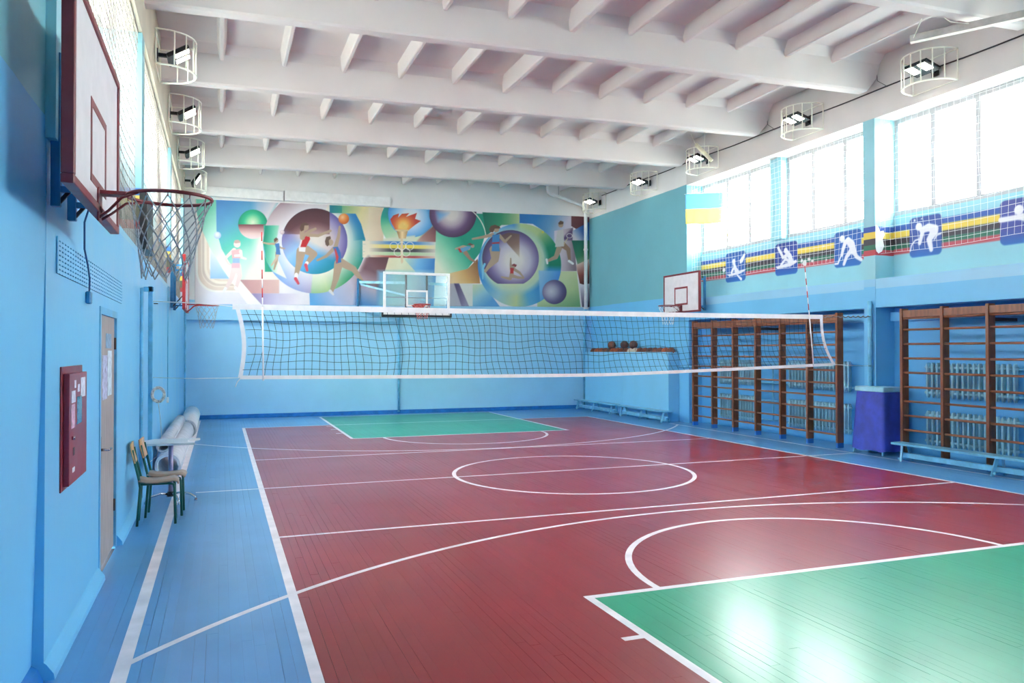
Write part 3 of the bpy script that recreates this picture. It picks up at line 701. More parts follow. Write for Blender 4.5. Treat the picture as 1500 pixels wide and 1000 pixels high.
MB().box(XRB+0.004, XRB+0.35, YB, 16.94, ZLEDGE-0.01, ZSILL).build('parapet', M_ledge, wall_right)
painted('painted_sport_band', ((XRB, 16.94, ZLEDGE), (XRB, 4.9, ZLEDGE), (XRB, 16.94, ZSILL), (XRB, 4.9, ZSILL)), 1080, 104,
        lambda P: PB.sample(P[..., 1], P[..., 2]), attr_mat('sport_band_paint', 0.5), wall_right)
for y0 in (10.86, 4.86):
    MB().box(XR-0.006, XRB+0.3, y0, y0+0.27, -0.1, ZHEAD+0.004).build('column', M_col, wall_right)
for y0 in (13.74, 7.9, 1.94):
    MB().box(XRB-0.13, XRB+0.3, y0, y0+0.36, ZSILL-0.02, ZHEAD+0.01).build('pier', M_ledge, wall_right)
MB().box(XR-0.006, XRB+0.3, YB, YB+0.5, -0.1, ZHEAD).build('column', M_col, wall_right)

pts = [(11.055, 4.10), (11.12, 4.06), (11.16, 3.98), (11.24, 4.0), (11.26, 3.92), (11.22, 3.84), (11.25, 3.72), (11.20, 3.62), (11.12, 3.58), (11.07, 3.62), (11.05, 3.7)]
MB().prism(pts, 1, 0.0, 0.004).build('bare_plaster', mat('bare_white_plaster', (236, 236, 236), 0.8, var=0.04), wall_right, loc=(0, 10.857, 0))

# left-hand wall --------------------------------------------------------------
LZ, LS, LH = 3.05, 4.10, 5.76
wall_left = MB()
wall_left.box(XL-0.5, XL, 5.0, 7.11, -0.1, LZ).box(XL-0.5, XL, 8.16, YF, -0.1, LZ).box(XL-0.5, XL, 7.11, 8.16, 2.16, LZ)
wall_left = wall_left.build('wall_left', M_low)
struct(wall_left, 'side wall beside the door, blue paint below high windows', 'wall')
mb = MB()      # the wall stretch next to the viewer leans slightly back
mb.add([(XL-0.5,YB,-0.1),(XL-0.5,5.0,-0.1),(XL-0.065,5.0,-0.1),(XL-0.065,YB,-0.1),(XL-0.5,YB,2.4),(XL-0.5,5.0,2.4),(XL-0.002,5.0,2.4),(XL-0.002,YB,2.4)],
       [(0,1,2,3),(7,6,5,4),(0,4,5,1),(1,5,6,2),(2,6,7,3),(3,7,4,0)])
mb.box(XL-0.5, XL-0.002, YB, 5.0, 2.4, 7.6)
mb.build('near_wall', wall_mat('near_wall_paint', [(0, BLUE), (3.15, TEAL), (6.04, WHITE)], 0.42), wall_left)
MB().box(XL-0.5, XL, YB, YF, LH, 7.6).build('upper_band', M_bandL, wall_left)
MB().box(XL-0.8, XLB, 5.0, YF, LZ-0.01, LS).build('parapet', M_colL, wall_left)
for y0, y1 in ((4.97, 5.27), (10.56, 10.86), (16.36, 16.66), (21.7, YF)):
    MB().box(XLB-0.2, XL+(0.05 if y0 < 5 else 0), y0, y1, LZ-0.02, LH+0.01).build('column', M_ledge if y0 < 5 else M_colL, wall_left)
for y0 in (7.8, 13.5, 19.2):
    MB().box(XLB-0.2, XLB+0.12, y0, y0+0.3, LZ, LH+0.01).build('pier', M_colL, wall_left)
bb_ = MB()
bb_.prism([(XL, 0), (XL+0.055, 0), (XL+0.05, 0.035), (XL+0.012, 0.09), (XL, 0.10)], 1, 5.0, 7.04)
bb_.prism([(XL, 0), (XL+0.055, 0), (XL+0.05, 0.035), (XL+0.012, 0.09), (XL, 0.10)], 1, 8.22, YF)
bb_ = bb_.build('baseboard_left', M_low)
struct(bb_, 'blue skirting at the foot of the wall by the door', 'baseboard')
MB().prism([(XL-0.07, 0), (XL+0.0, 0), (XL-0.03, 0.07), (XL-0.07, 0.10)], 1, YB, 5.0).build('baseboard', mat('deep_blue_paint', BLUE_D, 0.4), bb_)

# windows -----------------------------------------------------------------------
M_frame = mat('grey_white_window_paint', (174, 172, 175), 0.5, var=0.05)
def glass_mat():
    t = NT('window_glass'); tr = t.n('ShaderNodeBsdfTransparent'); gl = t.n('ShaderNodeBsdfGlossy'); mx = t.n('ShaderNodeMixShader')
    tr.inputs[0].default_value = (0.97, 0.985, 0.98, 1); gl.inputs['Roughness'].default_value = 0.03
    mx.inputs[0].default_value = 0.05
    t.l(tr.outputs[0], mx.inputs[1]); t.l(gl.outputs[0], mx.inputs[2]); t.l(mx.outputs[0], t.t.nodes['Material Output'].inputs[0])
    return t.m
M_glass = glass_mat()
wn = [0]
def window(x, y0, y1, z0, z1, cuts, label):
    wn[0] += 1; c = (x, (y0+y1)/2, z0)
    r = bpy.data.objects.new('window_%d' % wn[0], None); COL.objects.link(r); r.location = c; struct(r, label, 'window')
    f = MB(); t = 0.08
    f.box(x-0.03, x+0.03, y0, y1, z0, z0+t).box(x-0.03, x+0.03, y0, y1, z1-t, z1).box(x-0.03, x+0.03, y0, y0+t, z0+t, z1-t).box(x-0.03, x+0.03, y1-t, y1, z0+t, z1-t)
    f.build('window_frame', M_frame, r, origin=c)
    edges = [y0+t]+sorted(cuts)+[y1-t]
    for q_ in cuts:
        MB().box(x-0.05, x+0.04, q_-0.045, q_+0.045, z0+t, z1-t).build('mullion', M_frame, r, origin=c)
    for a, b in zip(edges[:-1], edges[1:]):
        MB().box(x-0.004, x+0.004, a, b, z0+t, z1-t).build('pane', M_glass, r, origin=c)
WX = XRB+0.07
window(WX, 14.1, 16.93, ZSILL, ZHEAD, (15.0, 15.86), 'bright window of three panes nearest the flag')
window(WX, 11.13, 13.74, ZSILL, ZHEAD, (12.05, 12.93), 'bright window between the narrow pier and the striped column')
window(WX, 8.26, 10.86, ZSILL, ZHEAD, (9.17, 10.03), 'bright tall window on the viewer side of the striped column')
window(WX, 5.13, 7.9, ZSILL, ZHEAD, (6.0, 6.9), 'window further along the flag wall, towards the viewer')
window(WX, 2.3, 4.86, ZSILL, ZHEAD, (3.1, 4.0), 'window on the flag wall beside the viewer')
window(WX, -0.6, 1.94, ZSILL, ZHEAD, (0.3, 1.1), 'window on the flag wall behind the viewer')
LX = XLB-0.1
for i, (y0, y1) in enumerate(((5.27, 7.8), (8.1, 10.56), (10.86, 13.5), (13.8, 16.36), (16.66, 19.2), (19.5, 21.7))):
    window(LX, y0, y1, LS, LH, (y0+0.88, y0+1.72), 'high window over the door wall, bay %s from the viewer' % ('first','second','third','fourth','fifth','sixth')[i])

# door ------------------------------------------------------------------------
M_wood_grey = mat('grey_wood_door', (160, 150, 146), 0.55, var=0.12, scale=5, stretch=(6, 6, 0.6))
door = MB().bbox(XL-0.06, XL-0.015, 7.14, 8.13, 0.02, 2.14, 0.003).build('door_1', M_wood_grey)
struct(door, 'narrow-looking grey wooden door with posters, set in the blue wall', 'door')
MB().box(XL-0.1, XL+0.006, 7.07, 7.14, 0, 2.20).box(XL-0.1, XL+0.006, 8.13, 8.20, 0, 2.20).box(XL-0.1, XL+0.006, 7.14, 8.13, 2.14, 2.20).build('door_frame', mat('blue_door_frame_paint', (96, 172, 216), 0.4), door)
h = MB().bbox(XL-0.015, XL-0.004, 7.20, 7.25, 0.90, 1.13, 0.004).build('lock_plate', mat('dark_bronze', (90, 70, 62), 0.35, 0.7), door)
MB().tube([(XL-0.01, 7.225, 1.02), (XL+0.05, 7.225, 1.02), (XL+0.055, 7.25, 1.02), (XL+0.055, 7.36, 1.015)], 0.011, 8).build('handle', M_chrome, h, True)
for z in (0.35, 1.85):
    MB().tube([(XL-0.01, 8.128, z), (XL-0.01, 8.128, z+0.11)], 0.012, 8).build('hinge', M_dark, door, True)
M_paper = mat('pale_blue_paper', (196, 214, 232), 0.6, var=0.16, scale=14)
M_paper2 = mat('lilac_print', (176, 180, 220), 0.6, var=0.25, scale=22)
def sheet(name, y0, y1, z0, z1, x, m_, parent): return MB().box(x, x+0.002, y0, y1, z0, z1).build(name, m_, parent)
sheet('poster', 7.36, 7.66, 1.42, 1.80, XL-0.015, M_paper2, door)
sheet('poster', 7.68, 7.95, 1.44, 1.84, XL-0.015, M_paper, door)
sheet('poster', 7.56, 7.92, 1.86, 1.99, XL-0.015, mat('blue_notice', (120, 160, 190), 0.6, var=0.15, scale=20), door)

# ================================================================== BASKETBALL HOOPS
def ring_points(r, n, c=(0,0,0)): return [(c[0]+r*math.cos(2*math.pi*k/n), c[1]+r*math.sin(2*math.pi*k/n), c[2]) for k in range(n)]
def hoop_net(c, r, depth, rb, cord, rows=6, n=12, lean=(0, 0)):
    mb = MB(); nodes = []
    for i in range(rows+1):
        t = i/rows; rr = r+(rb-r)*t**0.75
        nodes.append([(c[0]+lean[0]*t+rr*math.cos(2*math.pi*(k+0.5*(i % 2))/n), c[1]+lean[1]*t+rr*math.sin(2*math.pi*(k+0.5*(i % 2))/n), c[2]-depth*t+0.012*random.uniform(-1, 1)) for k in range(n)])
    for i in range(rows):
        for k in range(n):
            o = 0 if i % 2 else -1
            mb.tube([nodes[i][k], nodes[i+1][k]], cord, 5, caps=False); mb.tube([nodes[i][k], nodes[i+1][(k+(1 if i % 2 else -1)) % n]], cord, 5, caps=False)
    return mb
def wall_hoop(label, loc, rotz, wid, zb, hgt, ring_z, standoff, frame_m, net_m, lean=(0,0), cord=0.0028, posts=(-0.5, 0.5)):
    """board face at local x=0 looking to +x; wall at x=-standoff"""
    r = thing('basketball_hoop', label, 'basketball hoop', loc, rotz, 'wall-mounted practice hoops')
    a, b, z0, z1 = -wid/2, wid/2, zb, zb+hgt; f = 0.045
    MB().box(-0.025, 0, a+f, b-f, z0+f, z1-f).build('backboard', M_board, r)
    fr = MB().bbox(-0.045, 0.012, a, b, z0, z0+f, 0.004).bbox(-0.045, 0.012, a, b, z1-f, z1, 0.004).bbox(-0.045, 0.012, a, a+f, z0+f, z1-f, 0.004).bbox(-0.045, 0.012, b-f, b, z0+f, z1-f, 0.004)
    fr.build('board_frame', frame_m, r)
    sw, s0, s1, e = 0.295, ring_z+0.02, ring_z+0.47, 0.045
    tq = MB().box(0, 0.003, -sw, sw, s1-e, s1).box(0, 0.003, -sw, sw, s0, s0+e).box(0, 0.003, -sw, -sw+e, s0+e, s1-e).box(0, 0.003, sw-e, sw, s0+e, s1-e)
    tq.build('target_square', frame_m, r)
    cx = 0.375
    rg_ = MB().tube(ring_points(0.228, 40, (cx, 0, ring_z)), 0.0105, 8, closed=True).build('rim', frame_m, r, True)
    for k in range(12):
        a_ = 2*math.pi*k/12; MB().tube([(cx+0.226*math.cos(a_), 0.226*math.sin(a_), ring_z-0.008), (cx+0.222*math.cos(a_), 0.222*math.sin(a_), ring_z-0.03)], 0.003, 4).build('net_hook', frame_m, rg_)
    br = MB().bbox(0, 0.012, -0.06, 0.06, ring_z-0.16, ring_z+0.03, 0.003).bar((0.0, 0.0, ring_z+0.005), (0.15, 0, ring_z+0.005), 0.10, 0.02)
    br.build('rim_bracket', frame_m, r)
    for s in (-1, 1):
        MB().tube([(0.01, 0.045*s, ring_z-0.14), (0.06, 0.06*s, ring_z-0.10), (0.13, 0.10*s, ring_z-0.03), (0.22, 0.165*s, ring_z-0.006)], 0.008, 6).build('rim_brace', frame_m, r, True)
    hoop_net((cx, 0, ring_z-0.025), 0.222, 0.44, 0.125, cord, lean=lean).build('net', net_m, r, True)
    for y in posts:
        MB().bbox(-standoff, -standoff+0.05, y-0.025, y+0.025, z0+0.04, z1-0.10, 0.004).build('wall_post', M_navy, r)
        MB().bar((-standoff+0.04, y, z0+0.14), (-0.03, y, z0+0.14), 0.035, 0.035).build('standoff_arm', M_navy, r)
        MB().bar((-standoff+0.04, y, z1-0.18), (-0.03, y, z1-0.18), 0.035, 0.035).build('standoff_arm', M_navy, r)
        MB().bar((-standoff+0.03, y, z0+0.05), (-0.03, y, z0+0.30), 0.02, 0.02).build('brace', M_dark, r)
    return r
wall_hoop('red-framed hoop close by, seen edge-on above the fire cabinet', (-0.655, 4.97, 0), 0.0, 1.72, 2.62, 1.02, 2.73, 0.255, M_red, M_hnet, lean=(-0.03, 0.05), cord=0.0036, posts=(0.10, 0.62))
wall_hoop('small red-framed hoop on the door wall beside the mural', (-0.64, 16.75, 0), 0.0, 1.70, 2.62, 1.04, 2.75, 0.27, mat('bright_red_metal_paint', (190, 48, 50), 0.4), M_hnet)
wall_hoop('red-framed hoop below the flag on the window wall', (10.66, 16.60, 0), math.pi, 1.60, 2.76, 0.98, 2.93, 0.37, M_red, M_cord)

# glass backboard in front of the far wall
GY = 20.8; r = thing('basketball_hoop', 'glass backboard hoop on steel arms in front of the mural', 'basketball hoop', (5.0, GY, 0)); r.location.z = 0
def gb(name, mb, m_, par=r, smooth=False): return mb.build(name, m_, par, smooth)
zb, zt, hw = 2.80, 3.96, 0.925
fr = MB().bbox(-hw, hw, -0.03, 0.02, zb, zb+0.07).bbox(-hw, hw, -0.03, 0.02, zt-0.07, zt).bbox(-hw, -hw+0.07, -0.03, 0.02, zb+0.07, zt-0.07).bbox(hw-0.07, hw, -0.03, 0.02, zb+0.07, zt-0.07)
gb('board_frame', fr, M_white)
def clear_mat():
    t = NT('board_glass'); tr = t.n('ShaderNodeBsdfTransparent'); gl = t.n('ShaderNodeBsdfGlossy'); mx = t.n('ShaderNodeMixShader')
    tr.inputs[0].default_value = (0.86, 0.93, 0.94, 1); gl.inputs['Roughness'].default_value = 0.06
    mx.inputs[0].default_value = 0.10; t.l(tr.outputs[0], mx.inputs[1]); t.l(gl.outputs[0], mx.inputs[2]); t.l(mx.outputs[0], t.t.nodes['Material Output'].inputs[0])
    return t.m
gb('pane', MB().box(-hw+0.07, hw-0.07, -0.008, 0.004, zb+0.07, zt-0.07), clear_mat())
sw, s0, s1, e = 0.30, 3.03, 3.48, 0.05; y0, y1 = -0.012, -0.0085
gb('target_square', MB().box(-sw, sw, y0, y1, s1-e, s1).box(-sw, sw, y0, y1, s0, s0+e).box(-sw, -sw+e, y0, y1, s0+e, s1-e).box(sw-e, sw, y0, y1, s0+e, s1-e), M_white)
gb('bottom_padding', MB().bbox(-hw-0.05, hw+0.05, -0.05, 0.04, zb-0.06, zb+0.004, 0.015).bbox(-hw-0.05, -hw, -0.05, 0.04, zb-0.06, zb+0.10, 0.012).bbox(hw, hw+0.05, -0.05, 0.04, zb-0.06, zb+0.10, 0.012), M_black)
for s in (-1, 1):
    gb('back_post', MB().bbox(s*0.29-0.025, s*0.29+0.025, 0.03, 0.08, zb, zt), M_black)
gb('back_rail', MB().bbox(-hw+0.05, hw-0.05, 0.03, 0.05, 3.26, 3.29), mat('grey_steel', (140,150,160), 0.4, 0.4))
M_arm = mat('pale_teal_steel_paint', (150, 206, 222), 0.4)
M_rim = mat('orange_red_rim', (176, 46, 40), 0.4)
rz = 3.07
gb('rim', MB().tube(ring_points(0.228, 32, (0.05, -0.40, rz)), 0.011, 8, closed=True), M_rim, smooth=True)
gb('rim_bracket', MB().prism([(-0.16, rz), (0.22, rz), (0.14, rz-0.11), (-0.06, rz-0.11)], 1, -0.06, -0.012).bar((0.04, -0.02, rz-0.01), (0.04, -0.19, rz-0.01), 0.14, 0.02), M_rim)
gb('net', hoop_net((0.05, -0.40, rz-0.02), 0.222, 0.38, 0.13, 0.0045), mat('red_white_net_cord', (206, 110, 110), 0.8, var=0.3, scale=30), smooth=True)
WY = YF-GY-0.02
for s in (-1, 1):
    for z in (3.80, 2.96):
        gb('support_arm', MB().bar((s*0.29, 0.08, z-0.12*(z > 3.5)), (s*1.30, WY, z), 0.06, 0.07), M_arm)
gb('support_arm', MB().bar((-1.25, WY, 3.74), (0.32, 0.07, 3.20), 0.05, 0.05), M_arm)
gb('wall_post', MB().bbox(-1.36, -1.30, WY-0.06, WY, 2.85, 3.90), M_navy)
gb('wall_post', MB().bbox(1.30, 1.36, WY-0.06, WY, 2.85, 3.90), M_navy)

# ================================================================== VOLLEYBALL NET
NY = 10.92
vn = thing('volleyball_net', 'black mesh volleyball net with white tapes stretched across the court', 'net', (5.2, NY, 1.47))
NO = (5.2, NY, 1.47)
xl_top, xr_top = 0.20, 9.87
def net_top(x): return 2.405+0.0*x+0.010*((x-5.0)/5)**2
def net_bot(x):
    t = (x-0.2)/9.9
    return 1.485-0.03*math.sin(math.pi*t)+0.10*max(0, t-0.55)/0.45
def edge_l(v): return 0.20+0.055*math.sin(math.pi*v)*1.2+0.04*v
def edge_r(v): return 9.87+0.02*v+0.26*v**2.6
def npt(x, v, wob=1.0):
    """x along the net 0..1, v from the top tape down 0..1"""
    a, b = edge_l(v), edge_r(v); xx = a+(b-a)*x
    z = net_top(xx)*(1-v)+net_bot(xx)*v
    k = math.sin(math.pi*v)*wob
    return (xx+k*(0.035*math.sin(x*23+v*3)+0.02*math.sin(x*61+2*v)), NY+0.02*k*math.sin(x*40+v*5), z+k*(0.014*math.sin(x*37+v*6)+0.010*math.sin(x*90)))
mesh_ = MB(); NX, NV = 97, 9
for i in range(1, NX):
    mesh_.tube([npt(i/NX, v/NV) for v in range(NV+1)], 0.0030, 4, caps=False)
for j in range(1, NV):
    mesh_.tube([npt(i/(NX*1.0), j/NV) for i in range(NX+1)], 0.0030, 4, caps=False)
mesh_.build('mesh', M_knot, vn, origin=NO)
def ribbon(pts, wid, th):
    """flat tape: pts along it, width given as a vector"""
    mb = MB(); W_ = Vector(wid)
    T_ = Vector((0, th/2, 0)); vs = []
    for p in pts:
        p = Vector(p)
        vs += [p-W_/2-T_, p+W_/2-T_, p+W_/2+T_, p-W_/2+T_]
    n = len(pts); fs = [(4*i+k, 4*i+(k+1) % 4, 4*i+4+(k+1) % 4, 4*i+4+k) for i in range(n-1) for k in range(4)]+[(3,2,1,0), tuple(4*(n-1)+k for k in range(4))]
    return mb.add(vs, fs)
ribbon([(x, NY, net_top(x)+0.005) for x in np.linspace(0.14, 9.90, 40)], (0, 0, 0.075), 0.012).build('top_tape', M_tape, vn, origin=NO)
ribbon([(x, NY, net_bot(x)) for x in np.linspace(0.24, 10.13, 40)], (0, 0, 0.05), 0.012).build('bottom_tape', M_tape, vn, origin=NO)
ribbon([(edge_l(v), NY, net_top(0.2)*(1-v)+net_bot(edge_l(1))*v) for v in np.linspace(0, 1, 16)], (0.055, 0, 0), 0.010).build('side_band', M_tape, vn, origin=NO)
ribbon([(edge_r(v), NY, net_top(9.8)*(1-v)+net_bot(10.1)*v) for v in np.linspace(0, 1, 16)], (0.055, 0, 0), 0.010).build('side_band', M_tape, vn, origin=NO)
M_antR = mat('red_antenna_paint', (206, 52, 56), 0.4)
for xb, xt, zt in ((0.53, 0.505, 3.42), (9.68, 9.50, 3.30)):
    zb_ = 1.47 if xb < 5 else 1.58
    an = MB().tube([(xb, NY-0.02, zb_-0.03), (xt+(xb-xt)*(zt-2.4)/(zt-zb_)*1.0, NY-0.02, 2.42)], 0.011, 8).build('antenna', M_tape, vn, True, origin=NO)
    xm = xt+(xb-xt)*(zt-2.4)/(zt-zb_)
    n = 8
    for k in range(n):
        a, b = k/n, (k+1)/n
        MB().tube([(xm+(xt-xm)*a, NY-0.02, 2.42+(zt-2.42)*a), (xm+(xt-xm)*b, NY-0.02, 2.42+(zt-2.42)*b)], 0.0075, 8).build('antenna_stripe', M_antR if k % 2 else M_tape, an, True, origin=NO)
MB().tube([(0.16, NY, 2.42), (-0.3, NY+0.0, 2.455), (XL+0.06, NY, 2.47)], 0.006, 6).build('tension_rope', M_cord, vn, True, origin=NO)
MB().tube([(0.25, NY, 1.48), (-0.3, NY, 1.475), (XL+0.06, NY, 1.50)], 0.0045, 6).build('tension_rope', M_cord, vn, True, origin=NO)
MB().tube([(0.25, NY, 1.48), (0.20, NY-0.01, 1.42), (0.18, NY-0.01, 1.36)], 0.006, 5).build('loose_cord', M_cord, vn, True, origin=NO)
pts = [(9.9+(10.99-9.9)*t, NY+0.012*math.sin(t*60), 2.42+0.02*t+0.012*math.cos(t*60)) for t in np.linspace(0, 1, 60)]
MB().tube(pts, 0.009, 5).build('tension_rope', mat('twisted_grey_rope', (120, 112, 116), 0.8, var=0.35, scale=50), vn, True, origin=NO)
MB().tube([(10.12, NY, 1.585), (10.6, NY, 1.56), (10.99, NY, 1.55)], 0.0045, 6).build('tension_rope', M_cord, vn, True, origin=NO)
# posts that hold the net
p = thing('net_post', 'blue net post by the door wall with a coiled rope on it', 'post', (-0.84, NY, 0))
MB().bbox(-0.027, 0.027, -0.03, 0.03, 0, 2.66, 0.006).build('post', M_pipe, p)
MB().bar((-0.08, 0, 2.62), (0.035, 0, 2.62), 0.06, 0.06).bar((-0.08, 0, 0.5), (0, 0, 0.5), 0.05, 0.05).build('wall_bracket', M_pipe, p)
MB().tube([(-0.04, -0.75, 0.1), (-0.04, -0.75, 2.58)], 0.02, 8).build('side_pipe', M_pipe, p, True)
MB().tube(ring_points(0.022, 12, (0.06, 0.0, 2.44)), 0.005, 5, closed=True).build('eye_bolt', M_dark, p, True)
p = thing('net_post', 'blue net post fixed to the pier on the window wall', 'post', (10.99, NY, 0))
MB().tube([(0, 0.02, 1.1), (0, 0.02, 2.72)], 0.038, 10).build('post', M_pipe, p, True)
MB().bar((0, 0.02, 1.08), (0.06, 0.02, 1.08), 0.05, 0.03).bar((0, 0.02, 2.66), (0.06, 0.02, 2.66), 0.05, 0.03).build('wall_bracket', M_pipe, p)
MB().tube(ring_points(0.02, 12, (-0.05, -0.02, 2.44)), 0.005, 5, closed=True).tube(ring_points(0.02, 12, (-0.05, -0.02, 1.55)), 0.005, 5, closed=True).build('eye_bolt', M_dark, p, True)
# rope coil
mb = MB()
for k in range(7):
    cx_, rr = random.uniform(-0.012, 0.012), random.uniform(0.075, 0.105)
    mb.tube([(rr*0.8*math.cos(t), 0.02*math.sin(5*t+k)+cx_, rr*math.sin(t)) for t in np.linspace(0, 2*math.pi, 26)[:-1]], 0.008, 5, closed=True)
rc = mb.build('rope_coil', mat('worn_white_rope', (222, 206, 200), 0.85, var=0.18, scale=40), None, True, loc=(-0.745, NY-0.06, 1.28))
tag(rc, 'coiled whitish rope hanging on the blue net post', 'rope')
tl = MB().tube([(0, 0, -0.09), (0.03, -0.05, -0.3), (0.05, -0.1, -0.55), (0.0, -0.3, -0.75), (-0.1, -0.55, -0.82)], 0.004, 5).build('rope_tail', M_cord, rc, True)

# ================================================================== WALL BARS
M_wood = mat('brown_varnished_wood', (124, 74, 48), 0.38, var=0.18, scale=3, stretch=(5, 5, 0.8), c2=(150, 92, 60))
M_rung = mat('brown_rung_wood', (140, 88, 62), 0.36, var=0.15, scale=4, stretch=(5, 0.8, 5))
M_foot = mat('blue_painted_foot', (56, 120, 200), 0.4)
def wall_bars(label, ys, x=10.85, top=2.54):
    y0 = min(ys); r = thing('wall_bars', label, 'wall bars', (x, (min(ys)+max(ys))/2, 0), 0, 'wooden wall bars'); yc = (min(ys)+max(ys))/2
    post = MB().bbox(0, 0.15, -0.026, 0.026, 0.09, top, 0.004).mesh('post', M_wood)
    foot = MB().bbox(0.002, 0.148, -0.025, 0.025, 0.0, 0.09, 0.003).mesh('foot', M_foot)
    ys = sorted(ys)
    for y in ys:
        q_ = put('post', post, r, (0, y-yc, 0)); put('foot', foot, q_)
    for a, b in zip(ys[:-1], ys[1:]):
        L = b-a-0.052
        rail = MB().bbox(0.015, 0.055, -L/2, L/2, top-0.15, top-0.03, 0.004).mesh('top_rail', M_wood)
        rung = MB().tube([(0.045, -L/2, 0), (0.045, L/2, 0)], 0.019, 8).mesh('rung', M_rung, True)
        put('top_rail', rail, r, (0, (a+b)/2-yc, 0))
        bk = MB().box(0.06, 0.12, -0.03, 0.03, top-0.12, top-0.05).build('wall_bracket', M_black, r, loc=(0, a+0.06-yc, 0))
        for k in range(10):
            z = 0.24+k*0.2425 if k < 9 else top-0.17
            if z < top-0.15: put('rung', rung, r, (0, (a+b)/2-yc, z))
    MB().bar((0.12, 0, 2.30), (XRB-x, 0, 2.30), 0.04, 0.05).build('wall_bracket', M_dark, r)
    return r
wall_bars('long bank of brown wooden wall bars behind the net', [11.62+0.797*k for k in range(7)])
wall_bars('brown wooden wall bars beside the blue covered box', [10.13-0.797*k for k in range(5)])

# ================================================================== RADIATORS AND PIPES
M_rad = mat('blue_grey_radiator_paint', (152, 206, 222), 0.35, var=0.06)
def section_mesh():
    mb = MB()
    for xo in (-0.022, 0.022):
        prof = [(0.004, 0.0), (0.016, 0.035), (0.028, 0.08), (0.022, 0.12), (0.022, 0.46), (0.028, 0.52), (0.022, 0.57), (0.008, 0.60)]
        n = 6; mb.lathe(prof, n, (xo, 0, 0))
    mb.bar((-0.03, 0, 0.09), (0.03, 0, 0.09), 0.05, 0.05).bar((-0.03, 0, 0.52), (0.03, 0, 0.52), 0.05, 0.05)
    return mb.mesh('section', M_rad, True)
SEC = section_mesh()
def radiator(label, y0, n, z):
    pitch = 0.098; r = thing('radiator', label, 'radiator', (11.365, y0+n*pitch/2, z), 0, 'cast iron radiators behind the wall bars')
    for k in range(n): put('section', SEC, r, (0, (k-(n-1)/2)*pitch, 0))
    MB().tube([(0, -n*pitch/2-0.01, 0.52), (0, n*pitch/2+0.01, 0.52)], 0.024, 8).tube([(0, -n*pitch/2-0.01, 0.09), (0, n*pitch/2+0.01, 0.09)], 0.024, 8).build('header_pipe', M_rad, r, True)
    for yy in (-n*pitch*0.35, n*pitch*0.35):
        MB().bar((0.05, yy, 0.15), (XRB-11.365, yy, 0.15), 0.03, 0.03).build('wall_bracket', M_rad, r)
radiator('upper radiator behind the net-side wall bars, nearer the far corner', 14.62, 14, 1.02)
radiator('lower radiator behind the net-side wall bars, nearer the far corner', 14.62, 14, 0.20)
radiator('upper radiator behind the net-side wall bars, nearer the blue box', 11.78, 18, 1.02)
radiator('lower radiator behind the net-side wall bars, nearer the blue box', 11.78, 18, 0.20)
radiator('upper radiator behind the wall bars by the long bench', 8.42, 17, 1.02)
radiator('lower radiator behind the wall bars by the long bench', 8.42, 17, 0.20)
def pipes(label, runs, m_=None, rad=0.02, group=None):
    c = runs[0][0]; r = thing('heating_pipe', label, 'pipe', c, 0, group)
    for q_ in runs: MB().tube(q_, rad, 8).build('pipe_run', m_ or M_pipe, r, True, origin=c)
pipes('blue heating pipes joining the radiators behind the net-side wall bars',
      [[(11.365, 14.6, 1.54), (11.365, 13.56, 1.54)], [(11.365, 14.6, 1.11), (11.365, 13.56, 1.11)], [(11.365, 14.6, 0.72), (11.365, 13.56, 0.72)], [(11.365, 14.6, 0.29), (11.365, 13.56, 0.29)],
       [(11.365, 14.05, 0.29), (11.365, 14.05, 1.54)], [(11.38, 11.76, 1.11), (11.38, 11.13, 1.08)], [(11.38, 11.76, 0.29), (11.38, 11.13, 0.27)], [(11.02, 17.33, 1.42), (11.02, 16.3, 1.42)]])
pipes('blue heating pipes at the radiators behind the long bench', [[(11.365, 8.4, 1.54), (11.365, 7.4, 1.54)], [(11.365, 8.4, 1.11), (11.365, 7.4, 1.11)], [(11.365, 8.4, 0.72), (11.365, 7.4, 0.72)], [(11.365, 8.4, 0.29), (11.365, 7.4, 0.29)]])
dp = DP = thing('drain_pipe', 'whitish pipe bending from the ceiling down beside the mural edge', 'pipe', (10.84, YF-0.16, 3.14))
MB().tube([(10.84, YF-0.16, 3.14), (10.84, YF-0.16, 6.22), (10.80, YF-0.18, 6.36), (10.66, YF-0.22, 6.44), (9.45, YF-0.6, 6.62), (9.35, YF-0.64, 6.66), (9.33, YF-0.65, 6.78), (9.33, YF-0.65, 7.05)], 0.055, 10).build('pipe_run', M_white, dp, True, origin=(10.84, YF-0.16, 3.14))
MB().tube([(10.84, YF-0.075, 0.0), (10.84, YF-0.075, 2.9), (10.84, YF-0.16, 3.16)], 0.05, 10).build('lower_pipe', M_pipe, dp, True, origin=(10.84, YF-0.16, 3.14))
MB().lathe([(0.07, 0), (0.07, 0.06)], 12, (10.84, YF-0.16, 5.0)).build('collar', M_white, dp, origin=(10.84, YF-0.16, 3.14))
MB().lathe([(0.075, 0), (0.075, 0.05)], 12, (10.84, YF-0.16, 3.14)).build('collar', M_white, dp, origin=(10.84, YF-0.16, 3.14))
MB().tube([(9.75, YF-0.5, 6.52), (9.75, YF-0.5, 7.1)], 0.006, 5).build('hanger', M_dark, dp, origin=(10.84, YF-0.16, 3.14))

